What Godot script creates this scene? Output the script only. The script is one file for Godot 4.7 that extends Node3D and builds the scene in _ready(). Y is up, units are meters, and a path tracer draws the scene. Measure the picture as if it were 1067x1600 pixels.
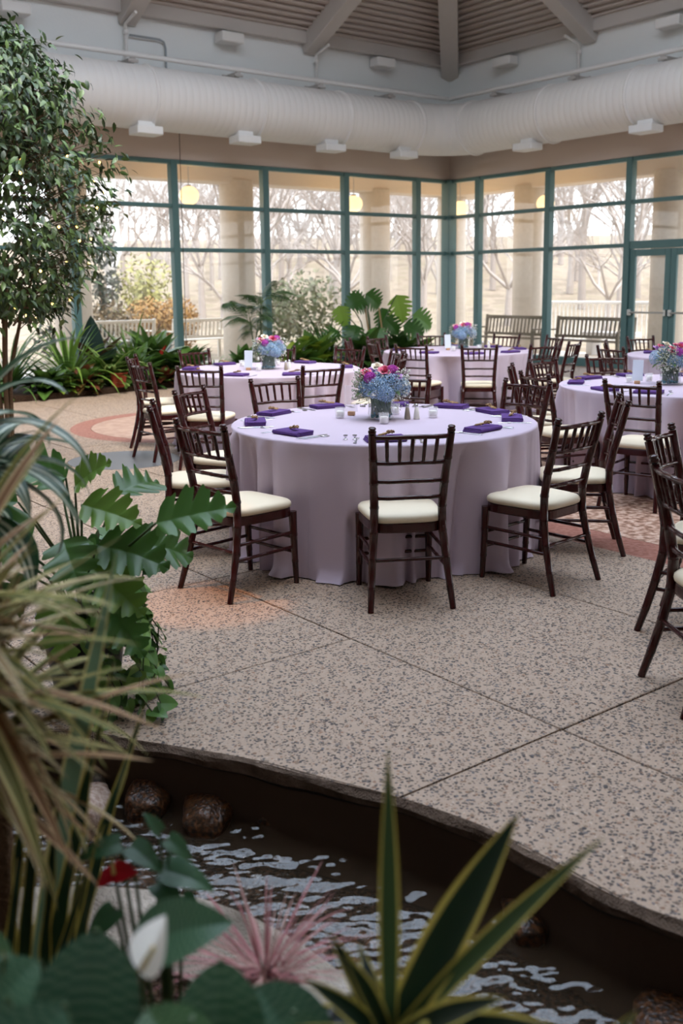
extends Node3D
# An indoor garden hall: round lilac tables, dark chairs, a stream, plants. World: y up, metres.
# The window corner is at (CX, CZ); wall_left runs along -x, wall_right along +z.
const CX := 6.65
const CZ := -6.91
const HALF := 10.5
const WALL_TOP := 6.1
const HEAD := 3.78
const MID := 3.0
const LOW := 2.24
var rng := RandomNumberGenerator.new()
var M := {}
var names := {}
var pond := PackedVector2Array()

# ---------------------------------------------------------------- mesh collector
class Mb:
	var st := SurfaceTool.new()
	var col := Color.WHITE
	func _init():
		st.begin(Mesh.PRIMITIVE_TRIANGLES)
	func smooth(on: bool):
		st.set_smooth_group(0 if on else -1)
	func v(p: Vector3, c: Color = col, uv := Vector2.ZERO):
		st.set_color(c)
		st.set_uv(uv)
		st.add_vertex(p)
	func tri(a: Vector3, b: Vector3, c: Vector3):
		v(a); v(b); v(c)
	func quad(a: Vector3, b: Vector3, c: Vector3, d: Vector3):
		tri(a, b, c); tri(a, c, d)
	func tri_out(a: Vector3, b: Vector3, c: Vector3, out: Vector3):
		if (b - a).cross(c - a).dot(out) > 0.0: tri(a, c, b)
		else: tri(a, b, c)
	func quad_out(a: Vector3, b: Vector3, c: Vector3, d: Vector3, out: Vector3):
		tri_out(a, b, c, out); tri_out(a, c, d, out)
	# chamfered box
	func box(c: Vector3, s: Vector3, ch := 0.0, b := Basis()):
		smooth(false)
		var h := s * 0.5
		ch = min(ch, min(h.x, min(h.y, h.z)) * 0.9)
		for ax in 3:
			var u := (ax + 1) % 3
			var w := (ax + 2) % 3
			for sg in [-1.0, 1.0]:
				var n := Vector3.ZERO
				n[ax] = sg
				var q := []
				for k in [[-1, -1], [1, -1], [1, 1], [-1, 1]]:
					var p := Vector3.ZERO
					p[ax] = sg * h[ax]
					p[u] = k[0] * (h[u] - ch)
					p[w] = k[1] * (h[w] - ch)
					q.append(c + b * p)
				quad_out(q[0], q[1], q[2], q[3], b * n)
		if ch <= 0.0: return
		for ax in 3:
			var u := (ax + 1) % 3
			var w := (ax + 2) % 3
			for su in [-1.0, 1.0]:
				for sw in [-1.0, 1.0]:
					var q := []
					for k in [[-1, 0], [1, 0], [1, 1], [-1, 1]]:
						var p := Vector3.ZERO
						p[ax] = k[0] * (h[ax] - ch)
						p[u] = su * (h[u] - (ch if k[1] == 0 else 0.0))
						p[w] = sw * (h[w] - (0.0 if k[1] == 0 else ch))
						q.append(c + b * p)
					var n := Vector3.ZERO
					n[u] = su
					n[w] = sw
					quad_out(q[0], q[1], q[2], q[3], b * n)
		for sx in [-1.0, 1.0]:
			for sy in [-1.0, 1.0]:
				for sz in [-1.0, 1.0]:
					var sv := Vector3(sx, sy, sz)
					var p0 := Vector3(sx * h.x, sy * (h.y - ch), sz * (h.z - ch))
					var p1 := Vector3(sx * (h.x - ch), sy * h.y, sz * (h.z - ch))
					var p2 := Vector3(sx * (h.x - ch), sy * (h.y - ch), sz * h.z)
					tri_out(c + b * p0, c + b * p1, c + b * p2, b * sv)
	# round bar along points with a radius each
	func tube(pts: Array, rad: Array, sides := 8, caps := true, flat := 1.0):
		var n := pts.size()
		var rings := []
		var t0: Vector3 = (pts[1] - pts[0]).normalized()
		var up := Vector3.UP if abs(t0.y) < 0.9 else Vector3.BACK
		var x: Vector3 = up.cross(t0).normalized()
		for i in n:
			var t: Vector3 = (pts[min(i + 1, n - 1)] - pts[max(i - 1, 0)]).normalized()
			x = (x - t * x.dot(t)).normalized()
			var y := t.cross(x)
			var ring := []
			for k in sides:
				var a := TAU * k / sides
				ring.append(pts[i] + (x * cos(a) * flat + y * sin(a)) * rad[min(i, rad.size() - 1)])
			rings.append(ring)
		smooth(true)
		for i in n - 1:
			for k in sides:
				var k2 := (k + 1) % sides
				quad(rings[i][k], rings[i + 1][k], rings[i + 1][k2], rings[i][k2])
		if caps:
			smooth(false)
			for k in range(1, sides - 1):
				tri(rings[0][0], rings[0][k], rings[0][k + 1])
				tri(rings[n - 1][0], rings[n - 1][k + 1], rings[n - 1][k])
	# turned shape: profile of (radius, height)
	func lathe(prof: Array, segs := 16, xf := Transform3D(), hard := false):
		smooth(not hard)
		for i in prof.size() - 1:
			var a: Vector2 = prof[i]
			var b: Vector2 = prof[i + 1]
			for k in segs:
				var a0 := TAU * k / segs
				var a1 := TAU * (k + 1) / segs
				if k == segs - 1: a1 = 0.0
				var p0 := xf * Vector3(a.x * cos(a0), a.y, a.x * sin(a0))
				var p1 := xf * Vector3(a.x * cos(a1), a.y, a.x * sin(a1))
				var p2 := xf * Vector3(b.x * cos(a1), b.y, b.x * sin(a1))
				var p3 := xf * Vector3(b.x * cos(a0), b.y, b.x * sin(a0))
				if a.x > 0.0: tri(p0, p1, p2)
				if b.x > 0.0: tri(p0, p2, p3)
	# plan polygon (x, z) raised from y0 to y1
	func prism(poly: PackedVector2Array, y0: float, y1: float, ch := 0.0):
		var idx := Geometry2D.triangulate_polygon(poly)
		smooth(false)
		var top := poly
		if ch > 0.0:
			var sh := Geometry2D.offset_polygon(poly, -ch)
			if sh.size() == 1 and sh[0].size() == poly.size():
				var fixed := PackedVector2Array()
				for p in poly:
					var best: Vector2 = sh[0][0]
					for q in sh[0]:
						if q.distance_squared_to(p) < best.distance_squared_to(p): best = q
					fixed.append(best)
				top = fixed
			else: ch = 0.0
		for i in range(0, idx.size(), 3):
			var a := top[idx[i]]
			var b := top[idx[i + 1]]
			var c := top[idx[i + 2]]
			tri_out(Vector3(a.x, y1, a.y), Vector3(b.x, y1, b.y), Vector3(c.x, y1, c.y), Vector3.UP)
		var cw := Geometry2D.is_polygon_clockwise(poly)
		for i in poly.size():
			var j := (i + 1) % poly.size()
			var d := (poly[j] - poly[i])
			var out := Vector3(d.y, 0, -d.x)
			if cw: out = -out
			quad_out(Vector3(poly[i].x, y0, poly[i].y), Vector3(poly[j].x, y0, poly[j].y), Vector3(poly[j].x, y1 - ch, poly[j].y), Vector3(poly[i].x, y1 - ch, poly[i].y), out)
			if ch > 0.0:
				quad_out(Vector3(poly[i].x, y1 - ch, poly[i].y), Vector3(poly[j].x, y1 - ch, poly[j].y), Vector3(top[j].x, y1, top[j].y), Vector3(top[i].x, y1, top[i].y), out + Vector3.UP * out.length())
	func mesh(m: Material) -> ArrayMesh:
		st.generate_normals()
		st.set_material(m)
		return st.commit()

# ---------------------------------------------------------------- scene helpers
func put(called: String, me: Mesh, parent: Node = self, xf := Transform3D()) -> MeshInstance3D:
	var o := MeshInstance3D.new()
	o.name = called if parent != self else numbered(called)
	o.mesh = me
	o.transform = xf
	parent.add_child(o, true)
	return o

func numbered(called: String) -> String:
	names[called] = names.get(called, -1) + 1
	return called if names[called] == 0 else "%s_%03d" % [called, names[called]]

func thing(called: String, label: String, category: String, at := Vector3.ZERO, turn := 0.0, group := "") -> Node3D:
	var o := Node3D.new()
	o.name = numbered(called)
	add_child(o)
	o.position = at
	o.rotation.y = turn
	tag(o, label, category, group)
	return o

func tag(o: Node, label: String, category := "", group := "", kind := ""):
	if label: o.set_meta("label", label)
	if category: o.set_meta("category", category)
	if group: o.set_meta("group", group)
	if kind: o.set_meta("kind", kind)

func struct(called: String, me: Mesh = null, label := "") -> Node3D:
	var o: Node3D
	if me: o = put(called, me)
	else:
		o = Node3D.new()
		o.name = numbered(called)
		add_child(o)
	tag(o, label, "", "", "structure")
	return o

func dup(src: Node3D, label: String, at: Vector3, turn := 0.0, group := "") -> Node3D:
	var o: Node3D = src.duplicate()
	o.name = numbered(String(src.name).split("_0")[0])
	add_child(o)
	o.position = at
	o.rotation = Vector3(0, turn, 0)
	tag(o, label, "", group)
	return o

func boxmesh(s: Vector3, m: Material, ch := 0.004, c := Vector3.ZERO) -> ArrayMesh:
	var b := Mb.new()
	b.box(c, s, ch)
	return b.mesh(m)

func tubemesh(pts: Array, rad: Array, m: Material, sides := 8) -> ArrayMesh:
	var b := Mb.new()
	b.tube(pts, rad, sides)
	return b.mesh(m)

func lathemesh(prof: Array, m: Material, segs := 20) -> ArrayMesh:
	var b := Mb.new()
	b.lathe(prof, segs)
	return b.mesh(m)

func face_turn(d: Vector2) -> float: # yaw that turns local +z towards (x, z)
	return atan2(d.x, d.y)

func c8(r: int, g: int, b: int) -> Color:
	return Color8(r, g, b)

func lin(r: int, g: int, b: int) -> Color:
	return Color8(r, g, b).srgb_to_linear()

func noise_tex(freq: float, seed_: int, size := 256, type := FastNoiseLite.TYPE_SIMPLEX_SMOOTH, ramp: Array = []) -> NoiseTexture2D:
	var n := FastNoiseLite.new()
	n.noise_type = type
	n.frequency = freq
	n.seed = seed_
	n.fractal_octaves = 4
	var t := NoiseTexture2D.new()
	t.width = size
	t.height = size
	t.seamless = true
	t.noise = n
	if ramp:
		var g := Gradient.new()
		g.offsets = PackedFloat32Array(ramp[0])
		g.colors = PackedColorArray(ramp[1])
		t.color_ramp = g
	return t

func sm(c: Color, rough := 0.6, spec := 0.5, metal := 0.0) -> StandardMaterial3D:
	var m := StandardMaterial3D.new()
	m.albedo_color = c
	m.roughness = rough
	m.metallic = metal
	m.metallic_specular = spec
	return m

func bump(m: StandardMaterial3D, t: Texture2D, cm: float, scale: float, world := true) -> StandardMaterial3D:
	m.heightmap_enabled = true
	m.heightmap_texture = t
	m.heightmap_scale = cm
	m.uv1_triplanar = true
	m.uv1_world_triplanar = world
	m.uv1_scale = Vector3.ONE * scale
	return m

func tinted(m: StandardMaterial3D, t: Texture2D, scale: float, world := true) -> StandardMaterial3D:
	m.albedo_texture = t
	m.albedo_color = Color.WHITE
	m.uv1_triplanar = true
	m.uv1_world_triplanar = world
	m.uv1_scale = Vector3.ONE * scale
	return m

func vmat(rough := 0.45, back := 0.0, spec := 0.5) -> StandardMaterial3D: # coloured by vertex
	var m := sm(Color.WHITE, rough, spec)
	m.vertex_color_use_as_albedo = true
	m.cull_mode = BaseMaterial3D.CULL_DISABLED
	if back > 0.0:
		m.backlight_enabled = true
		m.backlight = Color(back, back, back)
	return m

func glow(c: Color, e: float) -> StandardMaterial3D:
	var m := sm(c, 0.5)
	m.emission_enabled = true
	m.emission = c
	m.emission_energy_multiplier = e
	return m

func glass(alpha: float, rough := 0.02, c := Color(1, 1, 1)) -> StandardMaterial3D:
	var m := sm(Color(c.r, c.g, c.b, alpha), rough)
	m.transparency = BaseMaterial3D.TRANSPARENCY_ALPHA
	m.cull_mode = BaseMaterial3D.CULL_DISABLED
	return m

# exposed aggregate: stones set in a matrix, as a colour and a height picture
func aggregate() -> Array:
	var n := 2048
	var im := Image.create(n, n, false, Image.FORMAT_RGB8)
	var hi := Image.create(n, n, false, Image.FORMAT_L8)
	im.fill(c8(196, 182, 168))
	hi.fill(Color(0.35, 0.35, 0.35))
	var r := RandomNumberGenerator.new()
	r.seed = 77
	var fine := [c8(206, 190, 174), c8(184, 166, 150), c8(214, 200, 186), c8(172, 154, 138), c8(200, 178, 158)]
	var stones := [c8(92, 90, 92), c8(78, 76, 78), c8(110, 104, 100), c8(124, 112, 102), c8(150, 134, 118), c8(104, 100, 100), c8(116, 116, 122), c8(160, 132, 112), c8(84, 78, 76), c8(196, 186, 176)]
	for k in 30000:
		stamp(im, hi, r, n, r.randf_range(1.5, 3.4), fine[r.randi() % fine.size()], 0.5, 0.15)
	for k in 30000:
		stamp(im, hi, r, n, r.randf_range(2.2, 5.6) if r.randf() < 0.85 else r.randf_range(5.0, 7.5), stones[r.randi() % stones.size()], 0.55, 0.4)
	return [ImageTexture.create_from_image(im), ImageTexture.create_from_image(hi)]

func stamp(im: Image, hi: Image, r: RandomNumberGenerator, n: int, rad: float, c: Color, base: float, rise: float):
	var cx := r.randi() % n
	var cy := r.randi() % n
	var a := r.randf() * PI
	var sq := r.randf_range(0.55, 1.0)
	var k := r.randf_range(0.9, 1.1)
	var c2 := Color(c.r * k, c.g * k, c.b * k)
	var ca := cos(a)
	var sa := sin(a)
	var R := int(ceil(rad))
	for y in range(-R, R + 1):
		for x in range(-R, R + 1):
			var u := (x * ca + y * sa) / rad
			var w := (-x * sa + y * ca) / (rad * sq)
			var d := u * u + w * w
			if d > 1.0: continue
			var px := posmod(cx + x, n)
			var py := posmod(cy + y, n)
			im.set_pixel(px, py, c2)
			var h := base + rise * sqrt(1.0 - d)
			hi.set_pixel(px, py, Color(h, h, h))

func _ready():
	rng.seed = 4242
	# camera
	var cam := Camera3D.new()
	cam.name = "camera"
	add_child(cam)
	cam.position = Vector3(-8.864, 1.58, 9.209)
	cam.rotation = Vector3(-0.181, -0.659, -0.012)
	var att := CameraAttributesPhysical.new()
	att.frustum_near = 0.05
	att.frustum_far = 400.0
	att.frustum_focal_length = 35.0
	att.frustum_focus_distance = 5.3
	att.exposure_aperture = 2.8
	cam.attributes = att
	cam.projection = Camera3D.PROJECTION_FRUSTUM
	cam.keep_aspect = Camera3D.KEEP_HEIGHT
	cam.near = 0.05
	cam.far = 400.0
	cam.size = 2.0 * 0.05 * 800.0 / 1558.347
	cam.frustum_offset = Vector2(0, -68.416 / 1558.347 * 0.05)
	cam.current = true
	# sky: bright overcast, cooler overhead
	var we := WorldEnvironment.new()
	we.name = "world_environment"
	add_child(we)
	var env := Environment.new()
	we.environment = env
	var sky := Sky.new()
	var pm := ProceduralSkyMaterial.new()
	pm.sky_top_color = c8(212, 228, 250)
	pm.sky_horizon_color = c8(182, 182, 180)
	pm.sky_curve = 0.25
	pm.ground_bottom_color = c8(150, 142, 130)
	pm.ground_horizon_color = c8(206, 200, 190)
	pm.sky_energy_multiplier = 1.35
	sky.sky_material = pm
	env.background_mode = Environment.BG_SKY
	env.sky = sky
	env.background_energy_multiplier = 2.0
	env.tonemap_mode = Environment.TONE_MAPPER_LINEAR
	env.tonemap_exposure = 1.48
	env.sdfgi_enabled = true
	env.ssao_enabled = true
	env.ssil_enabled = true
	# the sun behind thin cloud: high, very soft, from over the viewer's left shoulder
	var sun := DirectionalLight3D.new()
	sun.name = "veiled_sun"
	add_child(sun)
	sun.look_at_from_position(Vector3(0.06, 0.84, 0.55), Vector3.ZERO)
	sun.light_color = c8(255, 246, 232)
	sun.light_energy = 1.0
	sun.light_angular_distance = 34.0
	sun.sky_mode = DirectionalLight3D.SKY_MODE_LIGHT_ONLY
	sun.shadow_enabled = true
	materials()
	room()
	outside()
	floor_and_stream()
	fittings()
	unseen_spot_light()
	tables()
	chairs()
	table_things()
	bed_plants()
	ficus()
	near_plants()

func materials():
	var ag := aggregate()
	M.agg = bump(tinted(sm(Color.WHITE, 0.62, 0.4), ag[0], 1.0 / 2.2), ag[1], 0.25, 1.0 / 2.2)
	M.agg.albedo_color = c8(226, 212, 200)
	M.curb = bump(tinted(sm(Color.WHITE, 0.8, 0.3), noise_tex(0.02, 5, 256, FastNoiseLite.TYPE_SIMPLEX_SMOOTH, [[0.2, 0.5, 0.8], [c8(120, 108, 96), c8(160, 148, 134), c8(190, 178, 164)]]), 3.0), ag[1], 0.5, 0.6)
	M.joint = sm(c8(70, 56, 46), 0.9, 0.2)
	var fine := noise_tex(0.05, 11, 256)
	M.fine = fine
	M.terra = bump(tinted(sm(Color.WHITE, 0.6, 0.4), noise_tex(0.02, 8, 512, FastNoiseLite.TYPE_SIMPLEX_SMOOTH, [[0.25, 0.5, 0.75], [c8(138, 86, 70), c8(152, 100, 84), c8(162, 112, 96)]]), 0.8), fine, 0.2, 2.0)
	M.tan = bump(tinted(sm(Color.WHITE, 0.55, 0.4), noise_tex(0.015, 9, 512, FastNoiseLite.TYPE_SIMPLEX_SMOOTH, [[0.25, 0.5, 0.75], [c8(128, 92, 72), c8(176, 138, 116), c8(206, 176, 156)]]), 0.3), fine, 0.2, 2.0)
	M.pinktan = tinted(sm(Color.WHITE, 0.6, 0.4), noise_tex(0.02, 10, 256, FastNoiseLite.TYPE_SIMPLEX_SMOOTH, [[0.3, 0.7], [c8(164, 132, 114), c8(178, 148, 130)]]), 1.0)
	M.darkdisc = sm(c8(92, 92, 94), 0.4, 0.5)
	M.soil = bump(tinted(sm(Color.WHITE, 0.95, 0.2), noise_tex(0.08, 12, 256, FastNoiseLite.TYPE_SIMPLEX_SMOOTH, [[0.3, 0.6], [c8(40, 30, 24), c8(74, 56, 42)]]), 2.0), fine, 2.0, 3.0)
	M.wall_upper = bump(sm(c8(232, 234, 232), 0.85, 0.2), fine, 0.05, 1.5)
	M.wall_dark = sm(c8(120, 100, 84), 0.9, 0.2)
	M.wall_lower = bump(sm(c8(206, 190, 178), 0.85, 0.2), fine, 0.05, 1.5)
	M.white = sm(c8(228, 226, 222), 0.5)
	M.duct = sm(c8(234, 230, 224), 0.5, 0.4)
	M.deck = sm(c8(190, 180, 172), 0.7, 0.3)
	M.beam = sm(c8(196, 190, 184), 0.6, 0.4)
	M.green = sm(c8(78, 112, 110), 0.45, 0.5)
	M.pane = glass(0.03, 0.0)
	M.steel = sm(c8(190, 190, 188), 0.3, 0.5, 0.9)
	M.concrete = bump(tinted(sm(Color.WHITE, 0.85, 0.2), noise_tex(0.03, 14, 256, FastNoiseLite.TYPE_SIMPLEX_SMOOTH, [[0.3, 0.7], [c8(206, 194, 178), c8(212, 200, 186)]]), 0.5), fine, 0.3, 1.0)
	M.soffit = sm(c8(222, 208, 192), 0.9, 0.2)
	M.lawn = tinted(sm(Color.WHITE, 0.95, 0.1), noise_tex(0.02, 15, 256, FastNoiseLite.TYPE_SIMPLEX_SMOOTH, [[0.3, 0.5, 0.7], [c8(126, 112, 95), c8(148, 132, 114), c8(136, 123, 102)]]), 0.12)
	M.hill = tinted(sm(Color.WHITE, 0.95, 0.1), noise_tex(0.05, 16, 256, FastNoiseLite.TYPE_SIMPLEX_SMOOTH, [[0.3, 0.5, 0.7], [c8(118, 104, 92), c8(142, 126, 114), c8(156, 142, 130)]]), 0.1)
	M.wood_grey = sm(c8(128, 116, 100), 0.8, 0.2)
	M.wood_pale = sm(c8(214, 204, 188), 0.8, 0.2)
	var mh := sm(c8(54, 14, 14), 0.24, 0.4)
	mh.clearcoat_enabled = true
	mh.clearcoat = 0.35
	mh.clearcoat_roughness = 0.12
	M.mahogany = mh
	M.cushion = bump(sm(c8(230, 216, 190), 0.55, 0.35), fine, 0.05, 8.0, false)
	var cl := bump(sm(c8(197, 181, 197), 0.62, 0.35), noise_tex(0.35, 21, 256), 0.02, 6.0)
	cl.rim_enabled = true
	cl.rim = 0.25
	M.cloth = cl
	M.napkin = bump(sm(c8(92, 66, 122), 0.85, 0.2), noise_tex(0.35, 22, 256), 0.04, 8.0, false)
	M.silver = sm(c8(214, 214, 218), 0.22, 0.5, 1.0)
	M.twig = sm(c8(170, 140, 100), 0.9, 0.2)
	M.woodblock = sm(c8(186, 146, 112), 0.7, 0.3)
	M.leaf = vmat(0.36, 0.75)
	M.spathe = vmat(0.6, 1.2, 0.3)
	M.leaf_matt = vmat(0.6, 0.3, 0.35)
	M.petal = vmat(0.7, 0.3, 0.3)
	M.leaf_ficus = vmat(0.4, 0.3)
	M.bluntyellow = sm(c8(226, 206, 130), 0.7)
	M.bark = bump(sm(c8(104, 84, 66), 0.9, 0.2), fine, 0.6, 5.0)
	M.hazy_bark = sm(c8(158, 146, 136), 0.9, 0.2)  # outdoor bark, paled so its colour carries the haze of the woods
	M.birch = sm(c8(220, 214, 208), 0.8, 0.2)
	M.pot = sm(c8(30, 30, 31), 0.4, 0.5)
	M.vase = glass(0.16, 0.03, Color(0.7, 0.82, 0.84))
	M.clear = glass(0.16, 0.05)
	M.bluewater = sm(c8(40, 120, 130), 0.15)
	M.stem = sm(c8(66, 86, 46), 0.6)
	M.salt = sm(c8(226, 222, 212), 0.3)
	M.pepper = sm(c8(150, 138, 122), 0.35)
	M.card = sm(c8(214, 222, 232), 0.35)
	M.rock_a = bump(tinted(sm(Color.WHITE, 0.7, 0.4), noise_tex(0.04, 31, 256, FastNoiseLite.TYPE_SIMPLEX_SMOOTH, [[0.3, 0.6], [c8(170, 140, 122), c8(206, 184, 168)]]), 2.0), fine, 0.4, 4.0)
	M.rock_b = bump(tinted(sm(Color.WHITE, 0.35, 0.5), noise_tex(0.05, 32, 256, FastNoiseLite.TYPE_SIMPLEX_SMOOTH, [[0.3, 0.5, 0.7], [c8(30, 22, 18), c8(66, 44, 28), c8(112, 70, 38)]]), 2.0), fine, 0.5, 4.0)
	M.rock_c = bump(tinted(sm(Color.WHITE, 0.4, 0.5), noise_tex(0.05, 33, 256, FastNoiseLite.TYPE_SIMPLEX_SMOOTH, [[0.3, 0.7], [c8(62, 54, 48), c8(120, 106, 92)]]), 2.0), fine, 0.5, 4.0)
	M.bed = bump(tinted(sm(Color.WHITE, 0.7, 0.3), noise_tex(0.05, 34, 256, FastNoiseLite.TYPE_SIMPLEX_SMOOTH, [[0.3, 0.5, 0.7], [c8(20, 15, 12), c8(46, 32, 22), c8(80, 54, 36)]]), 1.2), fine, 2.0, 3.0)
	M.lip = bump(tinted(sm(Color.WHITE, 0.9, 0.2), noise_tex(0.05, 36, 256, FastNoiseLite.TYPE_SIMPLEX_SMOOTH, [[0.3, 0.7], [c8(78, 64, 54), c8(124, 106, 92)]]), 4.0), ag[1], 0.8, 0.8)  # upper edge of the far kerb, light on it put into the paler tone
	M.curbdark = bump(tinted(sm(Color.WHITE, 0.7, 0.3), noise_tex(0.05, 35, 256, FastNoiseLite.TYPE_SIMPLEX_SMOOTH, [[0.3, 0.7], [c8(22, 18, 15), c8(40, 32, 27)]]), 3.0), ag[1], 0.5, 0.6)  # far kerb face, darker than the lit lip above it
	var w := glass(0.12, 0.0, Color(0.5, 0.42, 0.34))
	M.water = w

# ---------------------------------------------------------------- the room
func bay(xf: Transform3D, w: float, idx: int, door := false):
	# local: x along the wall from 0 to w, y up, z into the room
	var o := struct("window_%d" % idx if not door else "door_%d" % idx)
	o.transform = xf
	tag(o, "glazed bay of green metal framing" if not door else "green framed glazed double door with steel push bars")
	var d := 0.15
	put("mullion", boxmesh(Vector3(0.13, HEAD, d), M.green, 0.008, Vector3(0, HEAD / 2, 0)), o)
	for y in [HEAD - 0.035, MID, LOW]:
		var th: float = 0.07 if y != LOW or not door else 0.14
		put("transom", boxmesh(Vector3(w - 0.13, th, d * 0.8), M.green, 0.006, Vector3(w / 2, y, 0)), o)
	var spans := [[LOW, MID], [MID, HEAD - 0.035]]
	if not door:
		put("sill", boxmesh(Vector3(w - 0.13, 0.16, d), M.green, 0.006, Vector3(w / 2, 0.08, 0)), o)
		spans.append([0.16, LOW])
	for s in spans:
		var b := Mb.new()
		b.quad_out(Vector3(0.06, s[0], 0), Vector3(w - 0.06, s[0], 0), Vector3(w - 0.06, s[1], 0), Vector3(0.06, s[1], 0), Vector3(0, 0, 1))
		put("pane", b.mesh(M.pane), o)
	if door:
		for s in 2:
			var lw := (w - 0.13) / 2.0
			var x0 := 0.065 + lw * s
			var leafn := Node3D.new()
			leafn.name = "door_leaf"
			o.add_child(leafn, true)
			var b := Mb.new()
			b.box(Vector3(x0 + 0.06, 1.09, 0.01), Vector3(0.115, 2.14, 0.06), 0.006)
			b.box(Vector3(x0 + lw - 0.06, 1.09, 0.01), Vector3(0.115, 2.14, 0.06), 0.006)
			b.box(Vector3(x0 + lw / 2, 2.1, 0.01), Vector3(lw - 0.24, 0.12, 0.06), 0.006)
			b.box(Vector3(x0 + lw / 2, 0.13, 0.01), Vector3(lw - 0.24, 0.24, 0.06), 0.006)
			put("leaf_frame", b.mesh(M.green), leafn)
			var g := Mb.new()
			g.quad_out(Vector3(x0 + 0.115, 0.25, 0.01), Vector3(x0 + lw - 0.115, 0.25, 0.01), Vector3(x0 + lw - 0.115, 2.04, 0.01), Vector3(x0 + 0.115, 2.04, 0.01), Vector3(0, 0, 1))
			put("pane", g.mesh(M.pane), leafn)
			var pb := Mb.new()
			pb.tube([Vector3(x0 + 0.05, 1.04, 0.09), Vector3(x0 + lw - 0.05, 1.04, 0.09)], [0.018], 10)
			for e in [0.05, lw - 0.05]: pb.box(Vector3(x0 + e, 1.04, 0.065), Vector3(0.06, 0.11, 0.07), 0.006)
			put("push_bar", pb.mesh(M.steel), leafn)

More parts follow.
